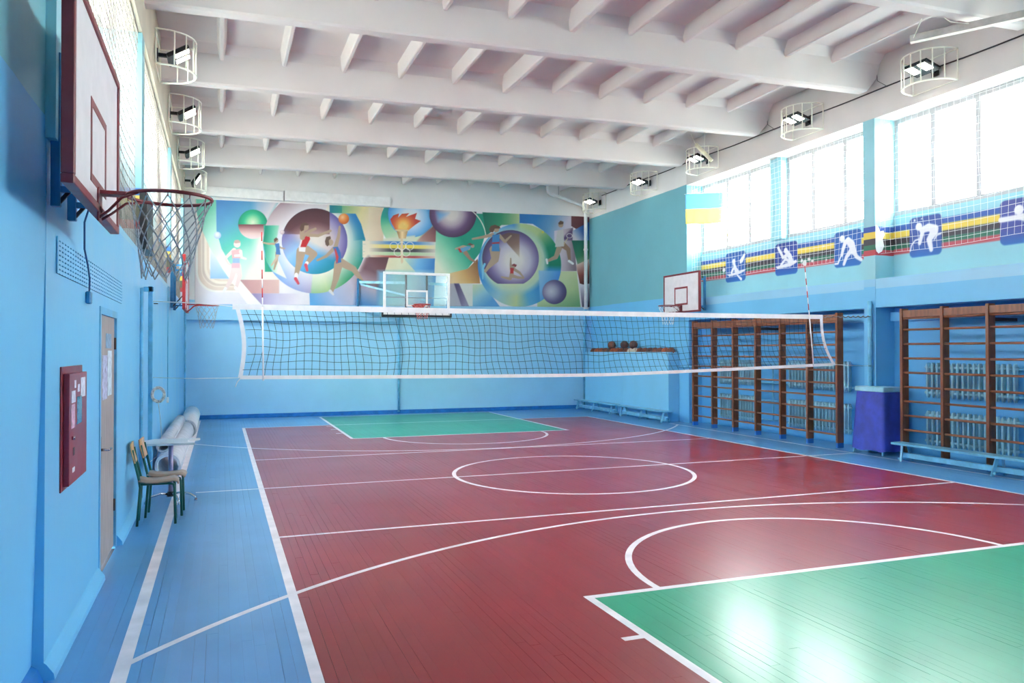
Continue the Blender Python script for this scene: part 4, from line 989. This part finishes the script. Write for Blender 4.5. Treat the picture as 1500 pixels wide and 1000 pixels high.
# ================================================================== BALL TROUGH AND BALLS
bx = thing('ball_trough', 'tall blue boxed-in shelf holding the basketballs along the wall', 'shelf', (10.92, 19.85, 0))
BO = (10.92, 19.85, 0); M_trough = wall_mat('pale_blue_board_paint', [(0, (132, 204, 240))], 0.4)
MB().box(10.78, 10.80, 17.38, 19.82, 0.0, 1.79).build('front_panel', M_trough, bx, origin=BO)
MB().box(10.78, 10.80, 19.83, 22.28, 0.0, 1.79).build('front_panel', M_trough, bx, origin=BO)
MB().box(10.80, 11.095, 17.38, 17.41, 0.0, 1.79).build('end_panel', M_trough, bx, origin=BO)
MB().box(10.80, 11.095, 17.41, 22.28, 1.63, 1.668).build('shelf_board', M_trough, bx, origin=BO)
BALLS = [mat('brown_ball_leather', (118, 66, 48), 0.55, var=0.2, bump=0.3), mat('orange_ball_leather', (168, 82, 48), 0.55, var=0.15, bump=0.3),
         mat('dark_ball_leather', (84, 54, 50), 0.55, var=0.2, bump=0.3), mat('pale_ball_leather', (206, 190, 176), 0.55, var=0.15, bump=0.2)]
def ball_mesh(i):
    bm = bmesh.new(); bmesh.ops.create_uvsphere(bm, u_segments=20, v_segments=12, radius=0.12)
    me = bpy.data.meshes.new('skin'); bm.to_mesh(me); bm.free()
    me.polygons.foreach_set('use_smooth', [True]*len(me.polygons)); me.materials.append(BALLS[i]); return me
def seam_mesh():
    mb = MB(); R = 0.1195
    for ax in range(2):
        mb.tube([(R*math.cos(t), R*math.sin(t), 0) if ax == 0 else (R*math.cos(t), 0, R*math.sin(t)) for t in np.linspace(0, 2*math.pi, 25)[:-1]], 0.0028, 4, closed=True)
    for s in (-1, 1):
        mb.tube([(s*(0.055+0.03*math.cos(2*t)), R*math.cos(t)*0.80, R*math.sin(t)*0.80) for t in np.linspace(0, 2*math.pi, 25)[:-1]], 0.0028, 4, closed=True)
    return mb.mesh('seam', M_black)
SKINS = [ball_mesh(i) for i in range(4)]; SEAM = seam_mesh()
def ball(y, z, kind, label, x=10.93):
    b = thing('basketball', label, 'ball', (x, y, z), 0, 'basketballs in the blue trough')
    rr = (random.uniform(0, 3), random.uniform(0, 3), random.uniform(0, 3))
    s_ = put('skin', SKINS[kind], b, rot=rr); put('seam', SEAM, s_)
ORD = ['first', 'second', 'third', 'fourth', 'fifth', 'sixth', 'seventh', 'eighth', 'ninth', 'tenth', 'eleventh', 'twelfth', 'thirteenth', 'fourteenth', 'fifteenth', 'sixteenth', 'seventeenth', 'eighteenth']
NAMES = ['brown', 'orange', 'dark brown', 'pale worn']
row = [0, 1, 1, 0, 2, 1, 1, 0, 0, 3, 3, 0, 0, 2, 0, 0, 1, 0]
for k, kd in enumerate(row):
    y = 21.95-k*0.262
    ball(y, 1.79, kd, '%s ball in the trough row, %s counted from the far wall' % (NAMES[kd], ORD[k]))
ball(20.771, 1.992, 0, 'brown ball lying on top of the row, nearer the far wall')
ball(19.985, 1.992, 2, 'dark brown ball on top of the row, middle of three')
ball(19.461, 1.992, 2, 'dark brown ball on top of the row, above the pale worn balls')

# ================================================================== BENCHES
M_bench = mat('blue_bench_paint', (112, 182, 214), 0.35, var=0.08)
def bench(label, x, y0, y1, zt=0.30):
    L = y1-y0; r = thing('gym_bench', label, 'bench', (x, (y0+y1)/2, 0), 0, 'low blue gym benches')
    MB().bbox(-0.13, 0.13, -L/2, L/2, zt-0.035, zt, 0.006).build('seat', M_bench, r)
    MB().bbox(-0.035, 0.035, -L/2+0.12, L/2-0.12, 0.06, 0.14, 0.005).build('balance_beam', M_bench, r)
    for yy in (-L/2+0.18, 0, L/2-0.18):
        for s in (-1, 1):
            MB().bar((s*0.06, yy, zt-0.03), (s*0.125, yy+0.03*(1 if yy <= 0 else -1), 0.0), 0.03, 0.045).build('leg', M_bench, r)
        MB().bbox(-0.13, 0.13, yy-0.03, yy+0.03, 0.03, 0.065, 0.004).build('cross_foot', M_bench, r)
bench('blue gym bench below the ball trough, next to the far wall', 10.55, 19.75, 22.36)
bench('blue gym bench below the ball trough, nearer the wall bars', 10.57, 17.0, 19.55)
bench('long blue gym bench in front of the radiators by the blue box', 10.62, 6.3, 10.02)

# ================================================================== COVERED BOX
M_cloth = mat('royal_blue_cover_cloth', (58, 74, 176), 0.6, var=0.14, scale=5, bump=0.2)
vb = thing('vaulting_box', 'covered vaulting box in a royal blue skirt with pale teal top', 'vaulting box', (11.02, 10.72, 0)); VO = (11.02, 10.72, 0)
MB().bbox(-0.26, 0.20, -0.30, 0.36, 1.10, 1.19, 0.012).build('padded_top', M_rad, vb)
mb = MB(); rings = []; NSEG = 40
for j in range(15):
    t = j/14; z = 1.105-1.035*t; hx0, hx1 = -0.235-0.075*t, 0.185+0.0*t; hy0, hy1 = -0.27-0.07*t, 0.33+0.06*t
    ring = []
    for k in range(NSEG):
        a = k/NSEG*4; s_ = int(a); f = a-s_
        p_ = [(hx0+(hx1-hx0)*f, hy0), (hx1, hy0+(hy1-hy0)*f), (hx1-(hx1-hx0)*f, hy1), (hx0, hy1-(hy1-hy0)*f)][s_]
        w_ = 0.016*t*math.sin(f*math.pi*3+s_*1.7)+0.012*math.sin(t*5+f*9+s_)*math.sin(math.pi*f)
        nx_, ny_ = [(0,-1),(1,0),(0,1),(-1,0)][s_]
        ring.append((p_[0]+nx_*w_*(0 if s_ == 1 else 1), p_[1]+ny_*w_, z+0.012*math.sin(k*0.9)*t))
    rings += ring
mb.add(rings, [(j*NSEG+k, j*NSEG+(k+1) % NSEG, (j+1)*NSEG+(k+1) % NSEG, (j+1)*NSEG+k) for j in range(14) for k in range(NSEG)])
mb.build('cloth_skirt', M_cloth, vb, True)
for sx, sy in ((-0.28, -0.30), (-0.28, 0.36), (0.15, -0.30), (0.15, 0.36)):
    MB().bar((sx*0.7, sy*0.7, 1.1), (sx, sy, 0.0), 0.03, 0.03).build('leg', M_bench, vb)

# ================================================================== CHAIRS, TABLE, ROLLED MATS
M_green = mat('dark_green_tube_paint', (22, 92, 78), 0.35)
M_ply = mat('worn_plywood', (176, 152, 132), 0.45, var=0.12, scale=6, stretch=(1, 6, 6))
M_plyb = mat('amber_plywood', (206, 158, 112), 0.4, var=0.1, scale=6, stretch=(6, 1, 6))
def curved_panel(L, pts, th):
    """profile (x,z) points swept along y with thickness"""
    mb = MB(); P = [Vector((a, 0, b)) for a, b in pts]; n = len(P); vs = []
    for yy in (-L/2, L/2):
        for i in range(n):
            t = (P[min(i+1, n-1)]-P[max(i-1, 0)]).normalized(); nn = Vector((-t.z, 0, t.x))*th/2
            for s in (-1, 1): vs.append((P[i].x+s*nn.x, yy, P[i].z+s*nn.z))
    o = 2*n; fs = []
    for i in range(n-1):
        a, b = 2*i, 2*i+2
        fs += [(a, b, o+b, o+a), (a+1, o+a+1, o+b+1, b+1), (a, a+1, b+1, b), (o+a, o+b, o+b+1, o+a+1)]
    fs += [(0, o, o+1, 1), (2*n-2, 2*n-1, o+2*n-1, o+2*n-2)]
    return mb.add(vs, fs)
def chair(label, loc, rotz):
    r = thing('school_chair', label, 'chair', loc, rotz, 'school chairs')
    curved_panel(0.36, [(-0.17, 0.475), (-0.10, 0.452), (0.0, 0.446), (0.10, 0.452), (0.17, 0.462), (0.20, 0.450), (0.215, 0.425)], 0.014).build('seat', M_ply, r, True)
    curved_panel(0.36, [(-0.205, 0.66), (-0.222, 0.72), (-0.238, 0.78), (-0.245, 0.84), (-0.246, 0.86)], 0.016).build('backrest', M_plyb, r, True)
    for s in (-1, 1):
        y = 0.155*s
        MB().tube([(0.185, y, 0.0), (0.175, y, 0.38), (0.165, y, 0.42), (0.13, y, 0.432), (-0.15, y, 0.436)], 0.0135, 8).build('front_leg', M_green, r, True)
        MB().tube([(-0.185, y, 0.0), (-0.155, y, 0.40), (-0.165, y, 0.48), (-0.215, y, 0.70), (-0.232, y, 0.80)], 0.0135, 8).build('rear_leg', M_green, r, True)
    MB().tube([(0.12, -0.155, 0.428), (0.12, 0.155, 0.428)], 0.010, 6).tube([(-0.14, -0.155, 0.43), (-0.14, 0.155, 0.43)], 0.010, 6).build('stretcher', M_green, r, True)
chair('green-legged school chair nearer the door, pushed against the wall', (-0.640, 9.20, 0), 0.04)
chair('green-legged school chair nearer the small table', (-0.585, 9.62, 0), -0.03)
tb = thing('side_table', 'small white-topped table on a chrome three-pronged foot', 'table', (-0.57, 10.42, 0))
top = [(-0.30, -0.30), (0.28, -0.36), (0.27, -0.27), (0.19, -0.16), (0.20, -0.02), (0.28, 0.10), (0.33, 0.16), (0.10, 0.22), (-0.20, 0.24), (-0.30, 0.10)]
MB().prism(top, 2, 0.715, 0.74).build('tabletop', mat('pale_laminate', (216, 224, 226), 0.35, var=0.04), tb)
MB().tube([(0, 0, 0.09), (0, 0, 0.715)], 0.028, 12).build('column', mat('mauve_steel', (150, 140, 170), 0.35, 0.3), tb, True)
MB().lathe([(0.045, 0.06), (0.05, 0.09), (0.032, 0.12)], 12).build('hub', M_black, tb)
for a in (math.radians(-15), math.radians(100), math.radians(205), math.radians(290)):
    c_, s_ = math.cos(a), math.sin(a)
    lg_ = MB().tube([(0.03*c_, 0.03*s_, 0.09), (0.12*c_, 0.12*s_, 0.105), (0.23*c_, 0.23*s_, 0.085), (0.285*c_, 0.285*s_, 0.05), (0.295*c_, 0.295*s_, 0.012)], 0.014, 8).build('foot_prong', M_chrome, tb, True)
    MB().lathe([(0.018, 0), (0.02, 0.02), (0.012, 0.03)], 10, (0.295*c_, 0.295*s_, 0)).build('glide', M_chrome, lg_)
def roll(label, p, q, R, turns, m_):
    p, q = Vector(p), Vector(q); d = (q-p).normalized(); sx = d.cross(Vector((0,0,1))).normalized(); sz = sx.cross(d)
    mb = MB(); th = 0.016; N = turns*22; vs = []
    for c in (p, q):
        for s in (0, 1):
            for i in range(N+1):
                a = 2*math.pi*i/22; rr = R*(0.78+0.22*i/N)-s*th
                vs.append(c+sx*math.cos(a)*rr+sz*math.sin(a)*rr)
    n = N+1; fs = []
    for i in range(N):
        A_, B_, C_, D_ = i, n+i, 2*n+i, 3*n+i
        fs += [(A_, A_+1, C_+1, C_), (B_, D_, D_+1, B_+1), (A_, B_, B_+1, A_+1), (C_, C_+1, D_+1, D_)]
    fs += [(N, n+N, 3*n+N, 2*n+N), (0, 2*n, 3*n, n)]
    o = mb.add(vs, fs).build('rolled_mat', m_, None, True, loc=tuple(p)); o.data.transform(Matrix.Translation(-p)); 
    return tag(o, label, 'mat', 'rolled mats along the wall')
M_matw = mat('white_mat_vinyl', (222, 222, 228), 0.5, var=0.05); M_matg = mat('grey_mat_vinyl', (188, 194, 204), 0.55, var=0.08)
roll('large white rolled mat with dark open end, lying behind the table', (-0.71, 12.25, 0.185), (-0.70, 17.6, 0.185), 0.185, 3, M_matw)
roll('slim white rolled mat resting above the large roll', (-0.79, 12.45, 0.45), (-0.76, 17.0, 0.46), 0.10, 2, M_matg)
rr_ = roll('white rolled mat reaching the far corner', (-0.66, 17.75, 0.20), (-0.70, 22.05, 0.20), 0.20, 3, M_matw)

# ================================================================== SMALL THINGS ON THE DOOR WALL
fc = thing('fire_cabinet', 'dark red metal fire hose cabinet with stickers on the wall', 'cabinet', (XL, 5.80, 0.97))
def fcp(name, mb, m_, par=fc): return mb.build(name, m_, par, origin=(XL, 5.80, 0.97) if par == fc or par is fc_door else None)
fc_door = None
fcp('box', MB().bbox(XL-0.0, XL+0.010, 5.42, 6.18, 0.97, 1.74, 0.003), M_red)
fc_door = MB().bbox(XL+0.010, XL+0.045, 5.47, 6.13, 1.0, 1.695, 0.003).build('door', mat('maroon_door_paint', (134, 44, 62), 0.35), fc, origin=(XL, 5.80, 0.97))
FO = (XL, 5.80, 0.97); fx = XL+0.045
def fcb(name, y0, y1, z0, z1, m_, d=0.0015): return MB().box(fx, fx+d, y0, y1, z0, z1).build(name, m_, fc_door, origin=FO)
M_stick = mat('white_sticker', (214, 218, 232), 0.5, var=0.12, scale=30)
fcb('inspection_window', 5.74, 5.92, 1.36, 1.54, mat('window_teal', (84, 134, 150), 0.15))
fcb('sticker', 5.54, 5.68, 1.51, 1.585, M_stick); fcb('sticker', 5.64, 5.70, 1.60, 1.65, M_stick); fcb('sticker', 5.88, 6.06, 1.53, 1.66, M_stick); fcb('sticker', 5.76, 5.84, 1.57, 1.62, M_stick)
fcb('notice', 5.53, 5.66, 1.35, 1.50, mat('pink_notice', (206, 168, 190), 0.5, var=0.2, scale=30))
fcb('slot', 5.60, 5.66, 1.175, 1.225, M_black); fcb('sticker', 5.58, 5.66, 1.07, 1.10, M_stick)
MB().tube([(fx, 5.56, 1.29), (fx+0.018, 5.56, 1.29)], 0.012, 10).build('lock', M_chrome, fc_door, True, origin=FO)

vg = thing('vent_grille', 'long perforated wall vent painted blue above the door', 'vent', (XL, 6.9, 2.4)); GO = (XL, 6.9, 2.4)
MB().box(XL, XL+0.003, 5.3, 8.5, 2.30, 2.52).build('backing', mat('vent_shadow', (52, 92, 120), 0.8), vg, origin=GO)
slat = MB().box(XL+0.003, XL+0.010, -1.6, 1.6, -0.009, 0.009).mesh('slat', M_low)
for k in range(8): put('slat', slat, vg, (-XL+0.0, 0, 0)); 
for k, o in enumerate([c for c in vg.children if c.name.startswith('slat')]): o.location = (-XL, 0, 2.312-2.4+0.0285*k)
bar_ = MB().box(XL+0.003, XL+0.0095, -0.022, 0.022, 2.30-2.4, 2.52-2.4).mesh('upright', M_low)
for k in range(36): put('upright', bar_, vg, (-XL, -1.6+3.2*k/35, 0))
sk = thing('wall_socket', 'small blue wall socket with cable hanging from the near hoop', 'socket', (XL, 6.40, 2.22))
MB().bbox(XL, XL+0.035, 6.36, 6.44, 2.18, 2.27, 0.008).build('body', M_navy, sk, origin=(XL, 6.4, 2.22))
MB().tube([(XL+0.02, 6.40, 2.27), (XL+0.03, 6.34, 2.36), (XL+0.04, 6.2, 2.43), (XL+0.06, 5.9, 2.52), (XL+0.10, 5.62, 2.66), (XL+0.2, 5.45, 2.9)], 0.006, 6).build('cable', mat('blue_cable', (40, 90, 150), 0.5), sk, True, origin=(XL, 6.4, 2.22))
sb = MB().bbox(XL, XL+0.09, 10.30, 11.10, 3.06, 3.74, 0.006).build('wall_panel', M_black)
tag(sb, 'thin black board high on the door wall, behind the near hoop net', 'panel')
sp = MB().bbox(-0.02, 0.02, -0.03, 0.03, -0.05, 0.05, 0.006).build('light_switch', M_white, None, loc=(XL+0.02, 15.4, 0.95))
tag(sp, 'small white switch on the wall above the rolled mats', 'switch')
wp = MB().tube([(XL+0.02, 15.4, 1.0), (XL+0.02, 15.4, 3.0)], 0.008, 6).build('conduit', M_pipe, sp, True); wp.location = (-XL-0.02, -15.4, -0.95)
cw = MB().tube([(XL+0.04, YF-0.35, 0.1), (XL+0.04, YF-0.35, 2.95)], 0.022, 8).build('corner_pipe', M_pipe, None, True)
tag(cw, 'thin blue pipe running up the corner beside the mural', 'pipe')

# ================================================================== FLOODLIGHTS IN WIRE CAGES
M_led = mat('lit_led_panel', (255, 252, 240), 0.4, emit=LAMP_STRENGTH, var=0.0)
def floodlight(label, loc, rotz, tilt, n_lit=2):
    """wall at local x=0, the lamp reaches out along +x"""
    r = thing('floodlight', label, 'lamp', loc, rotz, 'caged floodlights along the walls'); R = 0.43
    cg = MB()
    for z in (-0.25, 0.25):
        cg.tube([(0.02+0.52*math.sin(t)**0.8 if 0 < t < math.pi else 0.02, R*math.cos(t), z) for t in np.linspace(0, math.pi, 19)], 0.014 if z < 0 else 0.012, 6)
        cg.tube([(0.015, -R, z), (0.015, R, z)], 0.008, 6)
    for t in np.linspace(0, math.pi, 9):
        x = 0.02+0.52*math.sin(t)**0.8 if 0 < t < math.pi else 0.02
        cg.tube([(x, R*math.cos(t), -0.25), (x, R*math.cos(t), 0.25)], 0.0105, 5)
    cg.build('cage', M_offw, r, True)
    arm = MB().bar((0.0, 0, 0.02), (0.16, 0, 0.02), 0.05, 0.05).bbox(0, 0.02, -0.07, 0.07, -0.06, 0.10, 0.004).build('mount_arm', M_black, r)
    hd = bpy.data.objects.new('lamp_head', MB().bbox(-0.16, 0.18, -0.23, 0.23, -0.012, 0.05, 0.012).bbox(-0.14, 0.0, -0.15, 0.15, 0.05, 0.075, 0.006).mesh('lamp_head', M_black)); COL.objects.link(hd)
    hd.parent = r; hd.location = (0.30, 0, 0.02); hd.rotation_euler = (0, tilt, 0)
    for s in (-1, 1):
        MB().bbox(-0.05, 0.16, s*0.118-0.072, s*0.118+0.072, -0.018, -0.011, 0.002).build('led_panel', M_led, hd)
    return r
ORDF = ['fifth', 'fourth', 'third', 'second', 'first']
for k, y in enumerate((9.55, 12.52, 15.95, 18.7, 21.7)):
    floodlight('caged twin-panel floodlight on the flag wall, %s from the mural corner' % ORDF[k], (XR-0.03, y, ZS(XR, 6.18)-0.02), math.pi, -0.30)
for k, y in enumerate((12.55, 15.55, 18.55, 21.6)):
    floodlight('caged twin-panel floodlight on the door wall, %s from the mural corner' % ORDF[k+1], (XL+0.02, y, 6.18), 0.0, -0.55 if k < 3 else -1.0)
# cable along the flag wall, hanging conduit, tube
cb = MB().tube([(XR-0.015, y, 6.47+0.012*(y-8)+0.01*math.sin(y*2)) for y in np.linspace(4.0, 21.6, 60)], 0.012, 6).build('power_cable', M_dark, None, True)
tag(cb, 'dark power cable strung along the white band above the windows', 'cable')
for y in (7.9, 10.9, 13.9, 16.9, 19.85):
    MB().tube([(XR-0.012, y-0.35, 6.46+0.012*(y-8)), (XR-0.012, y-0.12, 6.64+0.01*(y-8)), (XR-0.03, y-0.10, 6.95)], 0.005, 5).build('branch_cable', M_dark, cb, True)
hp = thing('ceiling_duct', 'slim grey duct hung under the ceiling near the upper picture edge', 'duct', (9.3, 8.4, 6.34)); HO = (9.3, 8.4, 6.34)
MB().bar((9.28, 8.46, 6.30), (10.9, 6.2, 6.36), 0.10, 0.10).build('duct', mat('grey_duct_paint', (186, 180, 174), 0.5), hp, origin=HO)
MB().tube([(9.30, 8.44, 6.27), (9.12, 8.12, 6.44)], 0.008, 5).build('hanger', M_offw, hp, origin=HO)
MB().tube([(9.75, 7.8, 6.33), (9.45, 7.95, 6.38), (9.35, 7.99, 6.46)], 0.008, 5).build('hanger', M_offw, hp, origin=HO)
tu = thing('hanging_tube', 'cream tube with dark open end hanging by the third floodlight', 'tube', (10.6, 15.5, 6.5)); TO = (10.6, 15.5, 6.5)
MB().tube([(10.45, 15.62, 6.68), (10.72, 15.40, 6.28)], 0.045, 12, caps=False).tube([(10.72, 15.40, 6.28), (10.73, 15.39, 6.26)], 0.045, 12).build('tube', mat('cream_cardboard', (236, 226, 196), 0.6), tu, True, origin=TO)
MB().tube([(10.455, 15.615, 6.672), (10.458, 15.613, 6.668)], 0.043, 12).build('bore', M_black, tu, origin=TO)
for p_, q_ in (((10.45, 15.62, 6.66), (10.40, 15.75, 6.95)), ((10.6, 15.5, 6.46), (10.62, 15.5, 6.95))):
    MB().tube([p_, q_], 0.006, 5).build('hanger', M_offw, tu, origin=TO)

# ================================================================== FLAG
fa, fb = Vector((10.55, 16.22, 5.62)), Vector((11.22, 15.62, 5.60))
NXF, NZF = 24, 16
def flag_part(name, t0, t1, m_, par):
    mb = MB(); vs = []; th = 0.002; d = (fb-fa); nn = Vector((-d.y, d.x, 0)).normalized()
    for s in (-1, 1):
        for j in range(9):
            for i in range(NXF+1):
                u, v = i/NXF, t0+(t1-t0)*j/8
                p_ = fa.lerp(fb, u); w_ = (0.02*math.sin(u*11+v*2)+0.012*math.sin(u*23))*v
                p_ = p_+nn*(w_+s*th/2); vs.append((p_.x, p_.y, p_.z-0.72*v-0.015*math.sin(u*3.1)*v+0.01*math.sin(u*math.pi)*0))
    n = (NXF+1)*9; W_ = NXF+1; fs = []
    for s in (0, 1):
        for j in range(8):
            for i in range(NXF):
                q_ = (s*n+j*W_+i, s*n+j*W_+i+1, s*n+(j+1)*W_+i+1, s*n+(j+1)*W_+i); fs.append(q_ if s else q_[::-1])
    for j in range(8):
        for i in (0, NXF): fs.append((j*W_+i, (j+1)*W_+i, n+(j+1)*W_+i, n+j*W_+i))
    for i in range(NXF):
        for j in (0, 8): fs.append((j*W_+i, j*W_+i+1, n+j*W_+i+1, n+j*W_+i))
    return mb.add(vs, fs).build(name, m_, par, True, origin=tuple(fa))
def cloth_mat(name, c):
    t = NT(name); t.b.inputs['Base Color'].default_value = rgba(c); t.b.inputs['Roughness'].default_value = 0.8
    tr = t.n('ShaderNodeBsdfTranslucent'); tr.inputs[0].default_value = rgba(c); mx = t.n('ShaderNodeMixShader'); mx.inputs[0].default_value = 0.55
    t.l(t.b.outputs[0], mx.inputs[1]); t.l(tr.outputs[0], mx.inputs[2]); t.l(mx.outputs[0], t.t.nodes['Material Output'].inputs[0]); return t.m
fg = thing('flag', 'blue and yellow flag hanging in front of the window corner', 'flag', tuple(fa))
flag_part('blue_field', 0.0, 0.5, cloth_mat('flag_blue', (162, 222, 248)), fg)
flag_part('yellow_field', 0.5, 1.0, cloth_mat('flag_yellow', (253, 238, 165)), fg)
MB().tube([tuple(fa+(fa-fb)*0.03), tuple(fb+(fb-fa)*0.06)], 0.008, 6).build('rod', M_white, fg, True, origin=tuple(fa))

# ================================================================== PROTECTIVE NETS BEFORE THE WINDOWS
def guard_net(label, x, y0, y1, z0, z1, step, r_, m_, sag=0.03):
    n = thing('guard_net', label, 'net', (x, (y0+y1)/2, z0)); O = (x, (y0+y1)/2, z0)
    mb = MB(); ny, nz = int((y1-y0)/step), int((z1-z0)/step)
    f = lambda y, z: (x+sag*math.sin(y*1.1)*math.sin((z-z0)*1.2), y+0.02*math.sin(z*3+y*2), z+0.018*math.sin(y*2.1+z))
    for i in range(ny+1): mb.tube([f(y0+(y1-y0)*i/ny, z0+(z1-z0)*j/8) for j in range(9)], r_, 4, caps=False)
    for j in range(nz+1): mb.tube([f(y0+(y1-y0)*i/60, z0+(z1-z0)*j/nz) for i in range(61)], r_, 4, caps=False)
    mb.build('mesh', m_, n, origin=O)
    MB().tube([(x, y0, z1+0.01), (x, y1, z1+0.01)], 0.006, 6).build('head_rope', m_, n, True, origin=O)
guard_net('white square-mesh guard net hung before the windows of the flag wall', XR+0.12, 3.0, 16.85, 3.56, 6.0, 0.115, 0.0032, mat('white_guard_cord', (240, 240, 238), 0.7, var=0.03))
guard_net('greyish guard net hung before the high windows of the door wall', XL-0.05, 5.3, 21.6, 3.0, 5.74, 0.115, 0.0037, mat('weathered_guard_cord', (150, 144, 136), 0.8, var=0.2))
